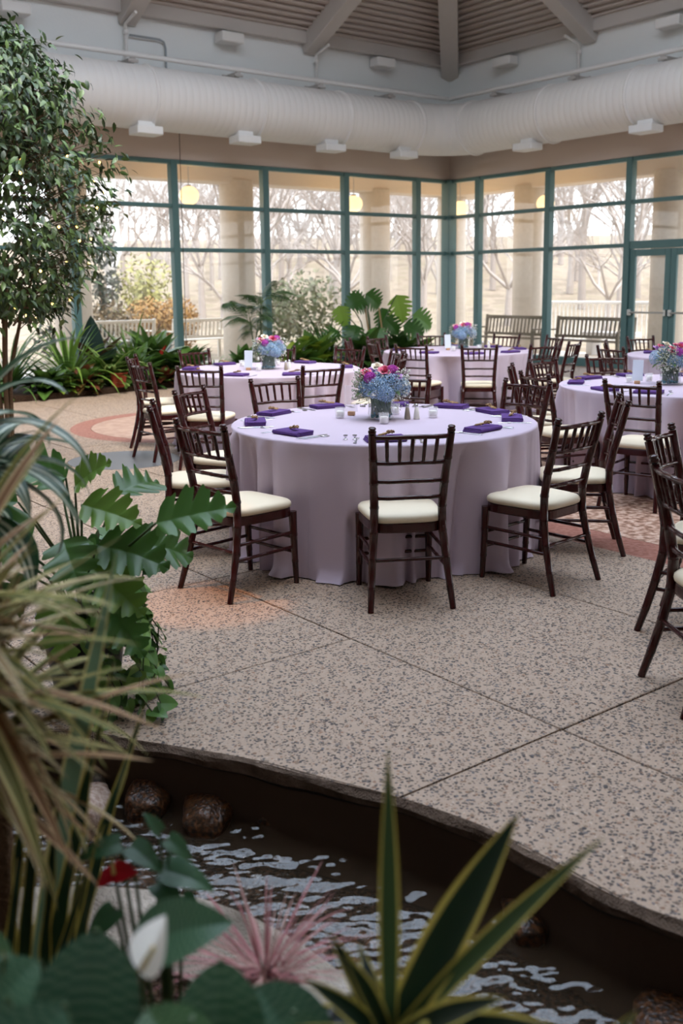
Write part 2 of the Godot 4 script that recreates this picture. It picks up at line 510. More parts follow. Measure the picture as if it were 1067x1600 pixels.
func room():
	var x0 := CX - 2 * HALF
	var z1 := CZ + 2 * HALF
	var k := 1
	# glazing
	var left := [0.0]
	for i in 11: left.append(0.947 + 1.918 * i)
	for i in left.size() - 1:
		var w: float = left[i + 1] - left[i]
		bay(Transform3D(Basis.IDENTITY, Vector3(CX - left[i + 1], 0, CZ)), w, k)
		k += 1
	var right := [0.0, 0.9, 2.80, 4.685, 6.525]
	for i in 7: right.append(6.525 + 1.89 * (i + 1))
	var turn := Basis(Vector3.UP, -PI / 2)
	for i in right.size() - 1:
		var w: float = right[i + 1] - right[i]
		bay(Transform3D(turn, Vector3(CX, 0, CZ + right[i])), w, k if i != 3 else 1, i == 3)
		if i != 3: k += 1
	# corner post
	var cp := Mb.new()
	cp.box(Vector3(CX - 0.02, HEAD / 2, CZ + 0.02), Vector3(0.24, HEAD, 0.24), 0.01)
	struct("trim_1", cp.mesh(M.green), "green corner post where the two glass walls meet")
	# walls over the glass: a lower band in beige, the upper wall paler
	var h0 := 4.3
	var ft := 0.3
	for side in 2:
		var b := Mb.new()
		var u := Mb.new()
		if side == 0:
			b.box(Vector3(CX - HALF, (HEAD + h0) / 2, CZ - ft / 2 + 0.03), Vector3(2 * HALF, h0 - HEAD, ft), 0.01)
			u.box(Vector3(CX - HALF, (WALL_TOP + h0) / 2, CZ - ft / 2 + 0.03), Vector3(2 * HALF, WALL_TOP - h0, ft), 0.01)
		else:
			b.box(Vector3(CX + ft / 2 - 0.03, (HEAD + h0) / 2, CZ + HALF), Vector3(ft, h0 - HEAD, 2 * HALF), 0.01)
			u.box(Vector3(CX + ft / 2 - 0.03, (WALL_TOP + h0) / 2, CZ + HALF), Vector3(ft, WALL_TOP - h0, 2 * HALF), 0.01)
		var o := struct(["wall_left", "wall_right"][side], u.mesh(M.wall_upper), "pale painted upper wall above the duct")
		put("window_head", b.mesh(M.wall_lower), o)
	# the two unseen walls behind the camera, solid and brown below to cut light
	for side in 2:
		var u := Mb.new()
		var d := Mb.new()
		for w in [[u, HEAD, WALL_TOP], [d, 0.0, HEAD]]:
			var h: float = w[2] - w[1]
			if side == 0: w[0].box(Vector3(CX - HALF, w[1] + h / 2, z1 + 0.15), Vector3(2 * HALF + 0.6, h, 0.3), 0.01)
			else: w[0].box(Vector3(x0 - 0.15, w[1] + h / 2, CZ + HALF), Vector3(0.3, h, 2 * HALF), 0.01)
		var o := struct(["wall_back", "wall_near"][side], u.mesh(M.wall_upper), "unseen wall behind the viewer, pale above, brown below to cut light from there")
		put("unseen_lower_wall", d.mesh(M.wall_dark), o)
	# hipped metal deck roof round an unseen glass lantern, sized to light the hall
	var c := Vector3(CX - HALF, 0, CZ + HALF)
	var li := 5.2
	var ly := 8.7
	var dh := 2.2
	var roof := struct("ceiling", null, "ribbed metal deck roof with steel hips and rafters")
	var slope := (ly - WALL_TOP) / (HALF - li)
	for f in 4:
		var b := Basis(Vector3.UP, f * PI / 2)
		var q := Mb.new()
		for t in [0.0, 0.18]:
			var e := HALF + 0.3
			var ye: float = WALL_TOP - 0.3 * slope + 0.12 + t
			q.quad_out(c + b * Vector3(-e, ye, -e), c + b * Vector3(e, ye, -e), c + b * Vector3(li, ly + 0.12 + t, -li), c + b * Vector3(-li, ly + 0.12 + t, -li), Vector3(0, -1 if t == 0.0 else 1, 0))
		put("deck_panel", q.mesh(M.deck), roof)
		var n := 40 if f in [0, 3] else 0
		var pitch := (HALF - li) / 40.0
		for i in n:
			var e := HALF - pitch * (i + 0.5)
			var y := WALL_TOP + (HALF - e) * slope + 0.09
			put("deck_rib", boxmesh(Vector3(2 * e - 0.3, 0.06, pitch * 0.55), M.deck, 0.015), roof, Transform3D(b * Basis(Vector3.RIGHT, -atan(slope)), c + b * Vector3(0, y, -e)))
		# eave strip, rafters and hip
		put("eave_strip", boxmesh(Vector3(2 * HALF - 0.2, 0.22, 0.16), M.beam, 0.01), roof, Transform3D(b, c + b * Vector3(0, WALL_TOP + 0.05, -HALF + 0.1)))
		for x in [-6.78, -3.03, 0.72, 4.47, 8.2] if f == 3 else [6.78, 3.03, -0.72, -4.47, -8.2]:
			var inner: float = max(li, abs(x))
			var p0 := Vector3(x, WALL_TOP - 0.08, -HALF)
			var p1 := Vector3(x, WALL_TOP - 0.08 + (HALF - inner) * slope, -inner)
			put("rafter", boxmesh(Vector3(0.3, 0.34, p0.distance_to(p1)), M.beam, 0.01), roof, Transform3D(b * Basis(Vector3.RIGHT, -atan(slope)), c + b * ((p0 + p1) / 2)))
		var h0v := c + b * Vector3(HALF, WALL_TOP - 0.12, -HALF)
		var h1v := c + b * Vector3(li, ly - 0.12, -li)
		var hb := Basis.looking_at((h1v - h0v).normalized(), Vector3.UP)
		put("hip_beam", boxmesh(Vector3(0.36, 0.42, h0v.distance_to(h1v)), M.beam, 0.01), roof, Transform3D(hb, (h0v + h1v) / 2))
		# unseen lantern: kerb, drum to light the upper walls, bars and glass
		put("unseen_lantern_kerb", boxmesh(Vector3(2 * li + 0.2, 0.4, 0.2), M.beam, 0.01), roof, Transform3D(b, c + b * Vector3(0, ly + 0.1, -li)))
		var dg := Mb.new()
		dg.quad_out(c + b * Vector3(-li, ly + 0.3, -li), c + b * Vector3(li, ly + 0.3, -li), c + b * Vector3(li, ly + dh, -li), c + b * Vector3(-li, ly + dh, -li), b * Vector3(0, 0, -1))
		put("unseen_drum_pane", dg.mesh(M.pane), roof)
		for i in 7: put("unseen_drum_post", boxmesh(Vector3(0.1, dh, 0.12), M.beam, 0.008), roof, Transform3D(b, c + b * Vector3(-li + 2 * li * i / 6.0, ly + dh / 2, -li)))
		put("unseen_drum_head", boxmesh(Vector3(2 * li + 0.2, 0.2, 0.2), M.beam, 0.01), roof, Transform3D(b, c + b * Vector3(0, ly + dh, -li)))
		var g := Mb.new()
		var apex := c + Vector3(0, ly + dh + 1.7, 0)
		g.tri_out(c + b * Vector3(-li, ly + dh, -li), c + b * Vector3(li, ly + dh, -li), apex, Vector3.UP)
		put("unseen_lantern_pane", g.mesh(M.pane), roof)
		for i in 5:
			var t := -1.0 + 0.5 * i
			var a0 := c + b * Vector3(li * t, ly + dh, -li)
			var kk: float = 1.0 - abs(t)
			var a1 := c + b * Vector3(li * t, ly + dh + 1.7 * kk, -li * (1.0 - kk))
			if abs(t) == 1.0: a1 = apex
			put("unseen_glazing_bar", tubemesh([a0, a1], [0.05], M.beam, 6), roof)

func fittings():
	# the big spiral duct, in sections between its collars, turning the corner
	var ax := 0.57
	var hy := 4.65
	var r := 0.5
	var duct := thing("air_duct", "fat white spiral air duct running along both walls above the windows", "air duct")
	var seams := [-14.2, -4.7, -2.75, -0.82, 1.26, 3.16, 4.97]
	for i in seams.size() - 1:
		put("duct_section", ductmesh(seams[i], seams[i + 1], r, 0.13), duct, Transform3D(Basis(Vector3.UP, 0), Vector3(0, hy, CZ + ax)))
		if i > 0: put("collar", collarmesh(r + 0.02), duct, Transform3D(Basis(Vector3.FORWARD, PI / 2), Vector3(seams[i], hy, CZ + ax)))
	put("collar", collarmesh(r + 0.02), duct, Transform3D(Basis(Vector3.FORWARD, PI / 2), Vector3(4.97, hy, CZ + ax)))
	var zs := [-5.59, -3.59, -1.64, 0.3, 2.3, 4.3, 13.9]
	for i in zs.size():
		if i < zs.size() - 1:
			put("duct_section", ductmesh(zs[i], zs[i + 1], r, 0.13), duct, Transform3D(Basis(Vector3.UP, -PI / 2), Vector3(CX - ax, hy, 0)))
			put("collar", collarmesh(r + 0.02), duct, Transform3D(Basis(Vector3.RIGHT, PI / 2), Vector3(CX - ax, hy, zs[i])))
	# elbow of five gores
	var e := Mb.new()
	var cc := Vector3(4.97, hy, -5.59 + 0.0)
	var pts := []
	for i in 6:
		var a := PI / 2 * i / 5.0
		var rr: float = CX - ax - 4.97
		pts.append(Vector3(4.97 + rr * sin(a), hy, (CZ + ax) + ((-5.59) - (CZ + ax)) * (1 - cos(a))))
	for i in 5:
		var g := Mb.new()
		g.tube([pts[i], pts[i + 1]] if false else [pts[i].lerp(pts[i + 1], -0.12 if i else 0.0), pts[i + 1].lerp(pts[i], -0.12 if i < 4 else 0.0)], [r], 40, false)
		put("elbow_gore", g.mesh(M.duct), duct)
	# diffuser boxes hanging under the duct
	var dm := Mb.new()
	dm.box(Vector3.ZERO, Vector3(0.46, 0.13, 0.34), 0.012)
	dm.box(Vector3(0, 0.1, -0.06), Vector3(0.3, 0.1, 0.2), 0.01)
	var dmesh := dm.mesh(M.white)
	var where := ["above the first window bay beside the leafy tree", "left of the pair nearest the duct's middle", "over the tall window behind the palm", "nearest the corner on the left wall", "nearest the corner on the right wall", "over the glass door"]
	var ids := [[-0.95, 0], [0.95, 0], [2.83, 0], [4.63, 0], [-3.97, 1], [-1.37, 1]]
	for i in ids.size():
		var d: Array = ids[i]
		var o := put("air_diffuser", dmesh)
		if d[1] == 0: o.position = Vector3(d[0], 4.09, CZ + 0.82)
		else:
			o.position = Vector3(CX - 0.82, 4.09, d[0])
			o.rotation.y = -PI / 2
		tag(o, "small white box diffuser under the duct, " + where[i], "diffuser", "white box diffusers under the duct")
	# pipe rail on brackets over the duct
	var ra := 0.55
	var ry := 5.31
	var rail := thing("pipe_rail", "thin white pipe rail carried on brackets above the air duct", "rail")
	put("pipe", tubemesh([Vector3(-14.0, ry, CZ + ra), Vector3(CX - ra, ry, CZ + ra)], [0.043], M.white, 8), rail)
	put("pipe", tubemesh([Vector3(CX - ra, ry, CZ + ra), Vector3(CX - ra, ry, 13.0)], [0.043], M.white, 8), rail)
	for x in [-4.6, -2.76, -0.98, 1.03, 2.84, 4.55]:
		put("bracket", bracketmesh(ra), rail, Transform3D(Basis.IDENTITY, Vector3(x, ry - 0.07, CZ)))
	for z in [-5.13, -3.19, -1.3, 0.6]:
		put("bracket", bracketmesh(ra), rail, Transform3D(Basis(Vector3.UP, -PI / 2), Vector3(CX, ry - 0.07, z)))
	# drop conduits
	var cw := ["left of the three, behind the bent grey conduit", "beside the left rafter foot", "on the right wall beside the rafter foot"]
	var cps := [Vector3(-0.88, 0, CZ + 0.12), Vector3(3.04, 0, CZ + 0.12), Vector3(CX - 0.12, 0, -3.4)]
	for i in 3:
		var p: Vector3 = cps[i]
		var o := thing("drop_conduit", "white vertical conduit on the upper wall, " + cw[i], "conduit", Vector3.ZERO, 0.0, "white vertical conduits")
		put("pipe", tubemesh([p + Vector3.UP * 5.3, p + Vector3.UP * 5.88, p + Vector3(0.0 if i < 2 else -0.4, 5.98, 0.4 if i < 2 else 0.0)], [0.028], M.white, 8), o)
		put("coupling", lathemesh([Vector2(0, -0.03), Vector2(0.045, -0.03), Vector2(0.045, 0.03), Vector2(0, 0.03)], M.white, 10), o, Transform3D(Basis.IDENTITY, p + Vector3.UP * 5.75))
	var bent := put("bent_conduit", tubemesh([Vector3(-0.8, 5.72, CZ + 0.1), Vector3(-0.25, 5.72, CZ + 0.1), Vector3(-0.17, 5.69, CZ + 0.1), Vector3(-0.14, 5.6, CZ + 0.1), Vector3(-0.14, 5.0, CZ + 0.1)], [0.018], sm(c8(150, 156, 158), 0.5), 8))
	tag(bent, "thin grey conduit bent downward on the pale upper wall", "conduit")
	var hc := put("hanging_cord", tubemesh([Vector3(-0.05, 4.2, CZ + 0.3), Vector3(-0.05, 3.0, CZ + 0.28), Vector3(-0.05, 0.3, CZ + 0.25)], [0.007], M.joint, 6))
	tag(hc, "thin dark cord hanging from the duct in front of a left window mullion", "cord")
	# wall washers
	var fm := Mb.new()
	fm.box(Vector3(0, 0, 0.16), Vector3(0.46, 0.17, 0.26), 0.015)
	fm.box(Vector3(0, -0.02, 0.03), Vector3(0.2, 0.12, 0.1), 0.01)
	var fmesh := fm.mesh(M.white)
	var fl := ["at the upper left edge of the wall", "left of the left rafter", "just left of the corner", "just right of the corner", "highest on the right wall"]
	var fpos := [[-2.79, 5.86, 0], [1.07, 5.94, 0], [4.6, 5.94, 0], [-5.14, 5.92, 1], [-1.39, 5.9, 1]]
	for i in 5:
		var f: Array = fpos[i]
		var o := put("uplight_box", fmesh)
		if f[2] == 0: o.position = Vector3(f[0], f[1] - 0.05, CZ + 0.06)
		else:
			o.position = Vector3(CX - 0.06, f[1] - 0.05, f[0])
			o.rotation.y = -PI / 2
		tag(o, "white box uplight on the pale upper wall, " + fl[i], "light fixture", "white box uplights")

func bracketmesh(l: float) -> ArrayMesh:
	var b := Mb.new()
	b.box(Vector3(0, -0.01, l / 2), Vector3(0.09, 0.08, l), 0.006)
	b.box(Vector3(0, -0.02, 0.07), Vector3(0.09, 0.16, 0.02), 0.004)
	b.tube([Vector3(0.09, -0.02, l - 0.02), Vector3(-0.09, -0.02, l - 0.02)], [0.028], 8)
	return b.mesh(M.beam)

func collarmesh(r: float) -> ArrayMesh:
	return lathemesh([Vector2(r - 0.03, -0.035), Vector2(r, -0.03), Vector2(r + 0.012, -0.006), Vector2(r + 0.012, 0.006), Vector2(r, 0.03), Vector2(r - 0.03, 0.035)], M.duct, 48)

func ductmesh(a: float, b: float, r: float, step: float) -> ArrayMesh: # along +x from a to b
	var prof := []
	var x := a
	while x < b - 0.001:
		var e: float = min(x + step, b)
		prof.append(Vector2(r - 0.006, x))
		prof.append(Vector2(r, x + 0.014))
		if e - 0.014 > x + 0.014: prof.append(Vector2(r, e - 0.014))
		x = e
	prof.append(Vector2(r - 0.006, b))
	var m := Mb.new()
	m.lathe(prof, 48, Transform3D(Basis(Vector3.FORWARD, PI / 2), Vector3.ZERO))
	return m.mesh(M.duct)

func unseen_spot_light():  # lamp out of view, placed to make the warm patch on the floor
	var o := thing("unseen_spotlight", "unseen warm spotlight, out of view, placed to light the floor by the front table", "light fixture", Vector3(-8.6, 7.0, 3.2))
	var aim := Vector3(-6.42, 0, 4.95) - o.position
	var b := Basis.looking_at(aim.normalized(), Vector3.UP)
	put("housing", lathemesh([Vector2(0.0, -0.12), Vector2(0.05, -0.12), Vector2(0.07, 0.0), Vector2(0.07, 0.1), Vector2(0.06, 0.1), Vector2(0.06, 0.06)], M.white, 18), o, Transform3D(b * Basis(Vector3.RIGHT, -PI / 2), Vector3.ZERO))
	put("lamp_lens", lathemesh([Vector2(0, 0.055), Vector2(0.058, 0.055), Vector2(0.058, 0.06), Vector2(0, 0.06)], glow(c8(255, 200, 130), 2.0), 18), o, Transform3D(b * Basis(Vector3.RIGHT, -PI / 2), Vector3.ZERO))
	put("hanger", tubemesh([Vector3.ZERO, Vector3(0, 0.35, 0)], [0.012], M.white, 6), o)
	var l := SpotLight3D.new()
	l.name = "unseen_spot_light"
	l.light_color = c8(255, 170, 90)
	l.light_energy = 18.0
	l.spot_angle = 3.4
	l.spot_angle_attenuation = 0.5
	l.spot_range = 30.0
	l.spot_attenuation = 2.0
	l.light_size = 0.05
	l.shadow_enabled = true
	l.transform = Transform3D(b, aim.normalized() * 0.12)
	o.add_child(l, true)

# ---------------------------------------------------------------- outdoors
func outside():
	# porch slab, lawn and the wooded rise beyond
	var pz := CZ - 3.4
	var px := CX + 3.4
	var pv := PackedVector2Array([Vector2(-16, pz), Vector2(px, pz), Vector2(px, 16), Vector2(CX + 0.1, 16), Vector2(CX + 0.1, CZ - 0.1), Vector2(-16, CZ - 0.1)])
	var b := Mb.new()
	b.prism(pv, -0.3, -0.02, 0.02)
	struct("porch_floor", b.mesh(M.concrete), "pale concrete porch floor outside the glass")
	var g := Mb.new()
	g.smooth(true)
	var n := 44
	var step := 160.0 / n
	var hs := []
	for i in n + 1:
		var row := []
		for j in n + 1:
			var x := -70.0 + step * i
			var z := -100.0 + step * j
			row.append(Vector3(x, ground(x, z), z))
		hs.append(row)
	for i in n:
		for j in n:
			g.quad_out(hs[i][j], hs[i + 1][j], hs[i + 1][j + 1], hs[i][j + 1], Vector3.UP)
	struct("lawn", g.mesh(M.lawn), "pale winter lawn rising to the woods")
	# porch ceiling with a beam on the columns
	var s := Mb.new()
	s.prism(PackedVector2Array([Vector2(-16, pz), Vector2(px, pz), Vector2(px, 16), Vector2(CX + 0.3, 16), Vector2(CX + 0.3, CZ - 0.3), Vector2(-16, CZ - 0.3)]), 4.0, 4.35)
	var porch := struct("porch_roof", s.mesh(M.soffit), "flat porch roof over the columns outside the glass")
	put("porch_beam", boxmesh(Vector3(26.0, 0.4, 0.5), M.soffit, 0.02, Vector3(-3.0, 3.9, CZ - 2.4)), porch)
	put("porch_beam", boxmesh(Vector3(0.5, 0.4, 25.0), M.soffit, 0.02, Vector3(CX + 2.4, 3.9, 3.3)), porch)
	# round concrete columns
	var cm := lathemesh([Vector2(0, -0.1), Vector2(0.36, -0.1), Vector2(0.36, 3.75), Vector2(0.34, 3.78), Vector2(0, 3.78)], M.concrete, 40)
	var cl := ["leftmost, partly behind the leafy indoor tree", "behind the palm, in the third window from the corner on the left", "behind the cut-leaf plants, left of the corner", "at the porch corner, beside the green corner post", "between the two slatted benches' left one and the corner, on the right wall", "seen through the glass door"]
	var cp := [Vector2(-1.0, CZ - 2.4), Vector2(2.75, CZ - 2.4), Vector2(6.55, CZ - 2.4), Vector2(CX + 2.4, CZ - 2.4), Vector2(CX + 2.4, -6.75), Vector2(CX + 2.4, -3.0)]
	for i in 6:
		var o := put("porch_column", cm)
		o.position = Vector3(cp[i].x, 0, cp[i].y)
		tag(o, "thick round concrete porch column, " + cl[i], "column", "round porch columns")
	# globe pendants of the porch
	var gp := [Vector3(1.0, 3.32, CZ - 1.3), Vector3(5.05, 3.32, CZ - 1.3), Vector3(CX + 1.3, 3.3, -7.9), Vector3(CX + 1.3, 3.24, -5.33)]
	var gl := ["leftmost, left of the column behind the palm", "left of the column behind the cut-leaf plants", "just right of the green corner post", "behind the mullion between the two benches"]
	var gmesh := SphereMesh.new()
	gmesh.radius = 0.19
	gmesh.height = 0.36
	gmesh.radial_segments = 24
	gmesh.rings = 12
	gmesh.material = glow(c8(255, 226, 170), 0.9)
	for i in 4:
		var o := thing("globe_pendant", "warm glowing globe pendant lamp on the porch, " + gl[i], "lamp", gp[i], 0.0, "porch globe lamps")
		put("globe_lamp", gmesh, o)
		put("cord", tubemesh([Vector3(0, 0.17, 0), Vector3(0, 4.0 - gp[i].y, 0)], [0.012], M.beam, 6), o)
		put("cap", lathemesh([Vector2(0, 0.2), Vector2(0.05, 0.2), Vector2(0.06, 0.165), Vector2(0, 0.165)], M.beam, 12), o)
		var l := OmniLight3D.new()
		l.name = "globe_light"
		l.light_color = c8(255, 214, 150)
		l.light_energy = 0.25
		l.light_size = 0.17
		l.omni_range = 30.0
		l.omni_attenuation = 2.0
		l.shadow_enabled = true
		o.add_child(l, true)
	# slatted benches
	bench(Vector3(CX + 0.75, 0, -5.85), -PI / 2, 1.85, M.wood_grey, "weathered slatted bench outside, left of the two by the right glass wall")
	bench(Vector3(CX + 0.75, 0, -3.75), -PI / 2, 1.95, M.wood_grey, "weathered slatted bench outside, nearest the glass door")
	bench(Vector3(2.45, 0, -10.7), PI, 1.5, M.wood_pale, "pale slatted bench outside beyond the left windows")
	bench(Vector3(0.9, 0, -11.4), PI, 1.5, M.wood_pale, "pale low bench outside beside the orange shrubs")
	var sb := Mb.new()
	sb.box(Vector3(0, 0.46, 0), Vector3(0.5, 0.12, 1.3), 0.02)
	for z in [-0.45, 0.45]: sb.box(Vector3(0, 0.2, z), Vector3(0.36, 0.4, 0.16), 0.01)
	var st := put("stone_bench", sb.mesh(M.birch))
	st.position = Vector3(CX + 2.9, -0.02, -4.75)
	tag(st, "low white stone bench outside the glass door", "bench")
	# white railing
	var rl := thing("railing", "white railing with thin balusters beyond the right hand bench", "railing", Vector3(CX + 4.6, 0, -6.4))
	put("top_rail", boxmesh(Vector3(0.08, 0.07, 3.6), M.white, 0.01, Vector3(0, 1.1, 0)), rl)
	put("bottom_rail", boxmesh(Vector3(0.05, 0.05, 3.6), M.white, 0.006, Vector3(0, 0.18, 0)), rl)
	var bm := boxmesh(Vector3(0.022, 0.95, 0.022), M.white, 0.003)
	for i in 28: put("baluster", bm, rl, Transform3D(Basis.IDENTITY, Vector3(0, 0.63, -1.76 + 0.13 * i)))
	for z in [-1.8, 1.8]: put("post", boxmesh(Vector3(0.07, 1.2, 0.07), M.white, 0.006), rl, Transform3D(Basis.IDENTITY, Vector3(0, 0.5, z)))
	# shrubs
	var sh := [
		[Vector3(2.75, 0, -13.6), 0.62, 0.72, 0, "round orange winter shrub behind the pale low bench"],
		[Vector3(3.75, 0, -13.9), 0.6, 0.72, 0, "round orange winter shrub right of the window mullion"],
		[Vector3(1.5, 0, -13.2), 0.8, 0.7, 2, "dusky tan and green shrub left of the orange shrubs"],
		[Vector3(0.3, 0, -12.6), 0.9, 0.55, 1, "dark low shrub at the foot of the white barked tree"],
		[Vector3(0.8, 0, -11.0), 1.0, 0.3, 3, "low olive ground cover outside the left windows"],
		[Vector3(2.6, 0, -15.6), 0.42, 1.9, 1, "dark narrow upright evergreen beside the white barked tree"],
		[Vector3(4.1, 0, -16.5), 1.1, 1.35, 4, "loose yellow green shrub right of the dark upright evergreen"],
		[Vector3(6.0, 0, -12.6), 0.9, 0.85, 3, "loose olive shrub behind the palm, outside"],
		[Vector3(7.2, 0, -13.0), 1.1, 1.05, 3, "loose olive shrub outside, left of the corner window mullion"],
		[Vector3(CX + 4.2, 0, -3.6), 0.35, 0.42, 1, "small green shrub outside the glass door"],
		[Vector3(CX + 5.6, 0, -5.0), 0.5, 0.35, 1, "small green shrub seen through the slatted bench"]]
	for a in sh: outshrub(a[0], a[1], a[2], a[3], a[4])
	# trees: four bare kinds, then the woods as copies
	var protos := []
	for k in 4: protos.append(bare_tree(k))
	var named := [
		[3, Vector3(3.4, 0, -17.0), 1.0, 0.5, "white barked tree with several stems beyond the left windows"],
		[1, Vector3(18.0, 0, -11.3), 0.85, 1.2, "bare spreading tree beyond the white railing"],
		[0, Vector3(13.0, 0, -14.6), 0.8, 2.2, "bare tree outside, behind the corner column"],
		[2, Vector3(9.0, 0, -17.5), 0.9, 3.0, "bare tree outside, right of the palm"],
		[1, Vector3(16.0, 0, -6.5), 0.75, 4.0, "bare tree outside, seen past the column behind the door"]]
	for a in named:
		var o := dup(protos[a[0]], a[4], a[1], a[3])
		o.scale = Vector3.ONE * a[2]
		o.set_meta("category", "tree")
	var r := RandomNumberGenerator.new()
	r.seed = 9
	var made := 0
	var bays := {}
	var ord := ["nearest", "second in depth", "third in depth", "fourth in depth", "fifth in depth", "sixth in depth", "seventh in depth", "eighth in depth", "ninth in depth", "tenth in depth", "eleventh in depth", "twelfth in depth", "thirteenth in depth", "fourteenth in depth", "fifteenth in depth", "sixteenth in depth", "seventeenth in depth", "eighteenth in depth"]
	var made_at := []
	var tries := 0
	while made < 88 and tries < 900:
		tries += 1
		var a := r.randf_range(-0.62, 0.95)
		var d := r.randf_range(17.0, 52.0)
		var dir := Vector3(0.602, 0, -0.778).rotated(Vector3.UP, -a * 0.75)
		var p := Vector3(CX, 0, CZ) + dir * d
		p.y = ground(p.x, p.z)
		# which bay of the glass it stands behind, seen from where the viewer is
		var eye := Vector3(-8.864, 0, 9.209)
		var tl := (CZ - eye.z) / (p.z - eye.z)
		var xl := eye.x + (p.x - eye.x) * tl
		var zr := eye.z + (p.z - eye.z) * (CX - eye.x) / (p.x - eye.x)
		var key := ""
		if xl < CX and xl > -3.4: key = "left window bay %s" % ["one", "two", "three", "four", "five", "six"][clampi(int((CX - xl + 0.97) / 1.918), 0, 5)]
		elif xl >= CX and zr < -0.2: key = "right window bay %s" % ["one", "two", "three", "four"][clampi(int((zr - CZ + 0.98) / 1.89), 0, 3)]
		else: continue
		var near_one := false
		for q in made_at:
			if q.distance_to(p) < 2.3: near_one = true
		if near_one: continue
		made_at.append(p)
		var o := dup(protos[[0, 1, 2, 0][made % 4]], "", p, r.randf() * TAU, "bare trees of the woods")
		o.scale = Vector3.ONE * r.randf_range(0.75, 1.25)
		o.set_meta("category", "tree")
		if not bays.has(key): bays[key] = []
		bays[key].append([p.distance_to(eye), o])
		made += 1
	for key in bays:
		bays[key].sort_custom(func(x, y): return x[0] < y[0])
		for i in bays[key].size():
			bays[key][i][1].set_meta("label", "bare woods tree beyond %s from the corner, %s" % [key, ord[i] if i < ord.size() else "number %d in depth" % (i + 1)])
	for p in protos:
		remove_child(p)
		p.queue_free()

func ground(x: float, z: float) -> float:
	var d := ((x - CX) * 0.602 - (z - CZ) * 0.778)
	var rise := 0.0
	if d > 16.0: rise = (1.0 - cos(min((d - 16.0) / 40.0, 1.0) * PI)) * 0.5 * 5.2
	if x < CX - 1.6 and z > CZ + 1.6: return -1.6
	return -0.06 + rise + 0.08 * sin(x * 0.4) * sin(z * 0.33) * clamp((d - 8.0) / 6.0, 0.0, 1.0)

func bench(at: Vector3, turn: float, l: float, m: Material, label: String):
	# local x along, back towards -z
	var o := thing("slatted_bench", label, "bench", at, turn)
	var n := int(l / 0.1)
	var tilt := Basis(Vector3.RIGHT, -0.16)
	put("back_rail", boxmesh(Vector3(l, 0.07, 0.04), m, 0.008), o, Transform3D(tilt, Vector3(0, 0.86, -0.31)))
	put("back_rail", boxmesh(Vector3(l, 0.06, 0.035), m, 0.008), o, Transform3D(tilt, Vector3(0, 0.5, -0.25)))
	var sl := boxmesh(Vector3(0.045, 0.32, 0.016), m, 0.004)
	for i in n: put("back_slat", sl, o, Transform3D(tilt, Vector3(-l / 2 + l * (i + 0.5) / n, 0.68, -0.28)))
	var ss := boxmesh(Vector3(l, 0.022, 0.07), m, 0.004)
	for i in 5: put("seat_slat", ss, o, Transform3D(Basis.IDENTITY, Vector3(0, 0.43, -0.2 + 0.09 * i)))
	for x in [-l / 2 + 0.03, l / 2 - 0.03]:
		put("leg", boxmesh(Vector3(0.06, 0.92, 0.06), m, 0.006), o, Transform3D(Basis(Vector3.RIGHT, -0.1), Vector3(x, 0.45, -0.28)))
		put("leg", boxmesh(Vector3(0.06, 0.62, 0.06), m, 0.006), o, Transform3D(Basis.IDENTITY, Vector3(x, 0.3, 0.2)))
		put("arm", boxmesh(Vector3(0.06, 0.03, 0.52), m, 0.008), o, Transform3D(Basis.IDENTITY, Vector3(x, 0.63, -0.04)))

func outshrub(at: Vector3, r: float, h: float, kind: int, label: String):
	var cols := [[c8(196, 140, 70), c8(222, 176, 104)], [c8(64, 72, 48), c8(98, 100, 66)], [c8(140, 118, 84), c8(168, 140, 96)], [c8(128, 132, 88), c8(168, 164, 120)], [c8(190, 180, 96), c8(206, 200, 130)]]
	var o := thing("shrub", label, "shrub", at + Vector3.UP * ground(at.x, at.z))
	var b := Mb.new()
	b.smooth(false)
	var n := int(900 * clamp(r * h, 0.3, 2.0)) if kind != 0 else 2200
	for i in n:
		var d := Vector3(rng.randfn(), rng.randfn(), rng.randfn()).normalized()
		var k := pow(rng.randf(), 0.3 if kind != 4 else 0.7)
		var p := Vector3(d.x * r * k, h + d.y * h * k, d.z * r * k)
		var c: Color = cols[kind][0].lerp(cols[kind][1], rng.randf()).srgb_to_linear() * [0.5, 0.3, 0.42, 0.42, 0.5][kind]
		b.col = c
		var s := rng.randf_range(0.03, 0.07) if kind == 0 else rng.randf_range(0.05, 0.11)
		var u := Vector3(rng.randfn(), rng.randfn(), rng.randfn()).normalized()
		var w := u.cross(d + Vector3(0.01, 0, 0)).normalized()
		b.tri(p + u * s, p + w * s * 0.5, p - w * s * 0.5)
		b.tri(p - u * s, p - w * s * 0.5, p + w * s * 0.5)
	put("foliage", b.mesh(M.leaf_matt), o).set_meta("kind", "stuff")
	var t := Mb.new()
	for i in 6:
		var a := TAU * i / 6.0
		t.tube([Vector3(0.04 * cos(a), 0, 0.04 * sin(a)), Vector3(r * 0.5 * cos(a), h, r * 0.5 * sin(a))], [0.02, 0.008], 5)
	put("stem", t.mesh(M.bark), o)

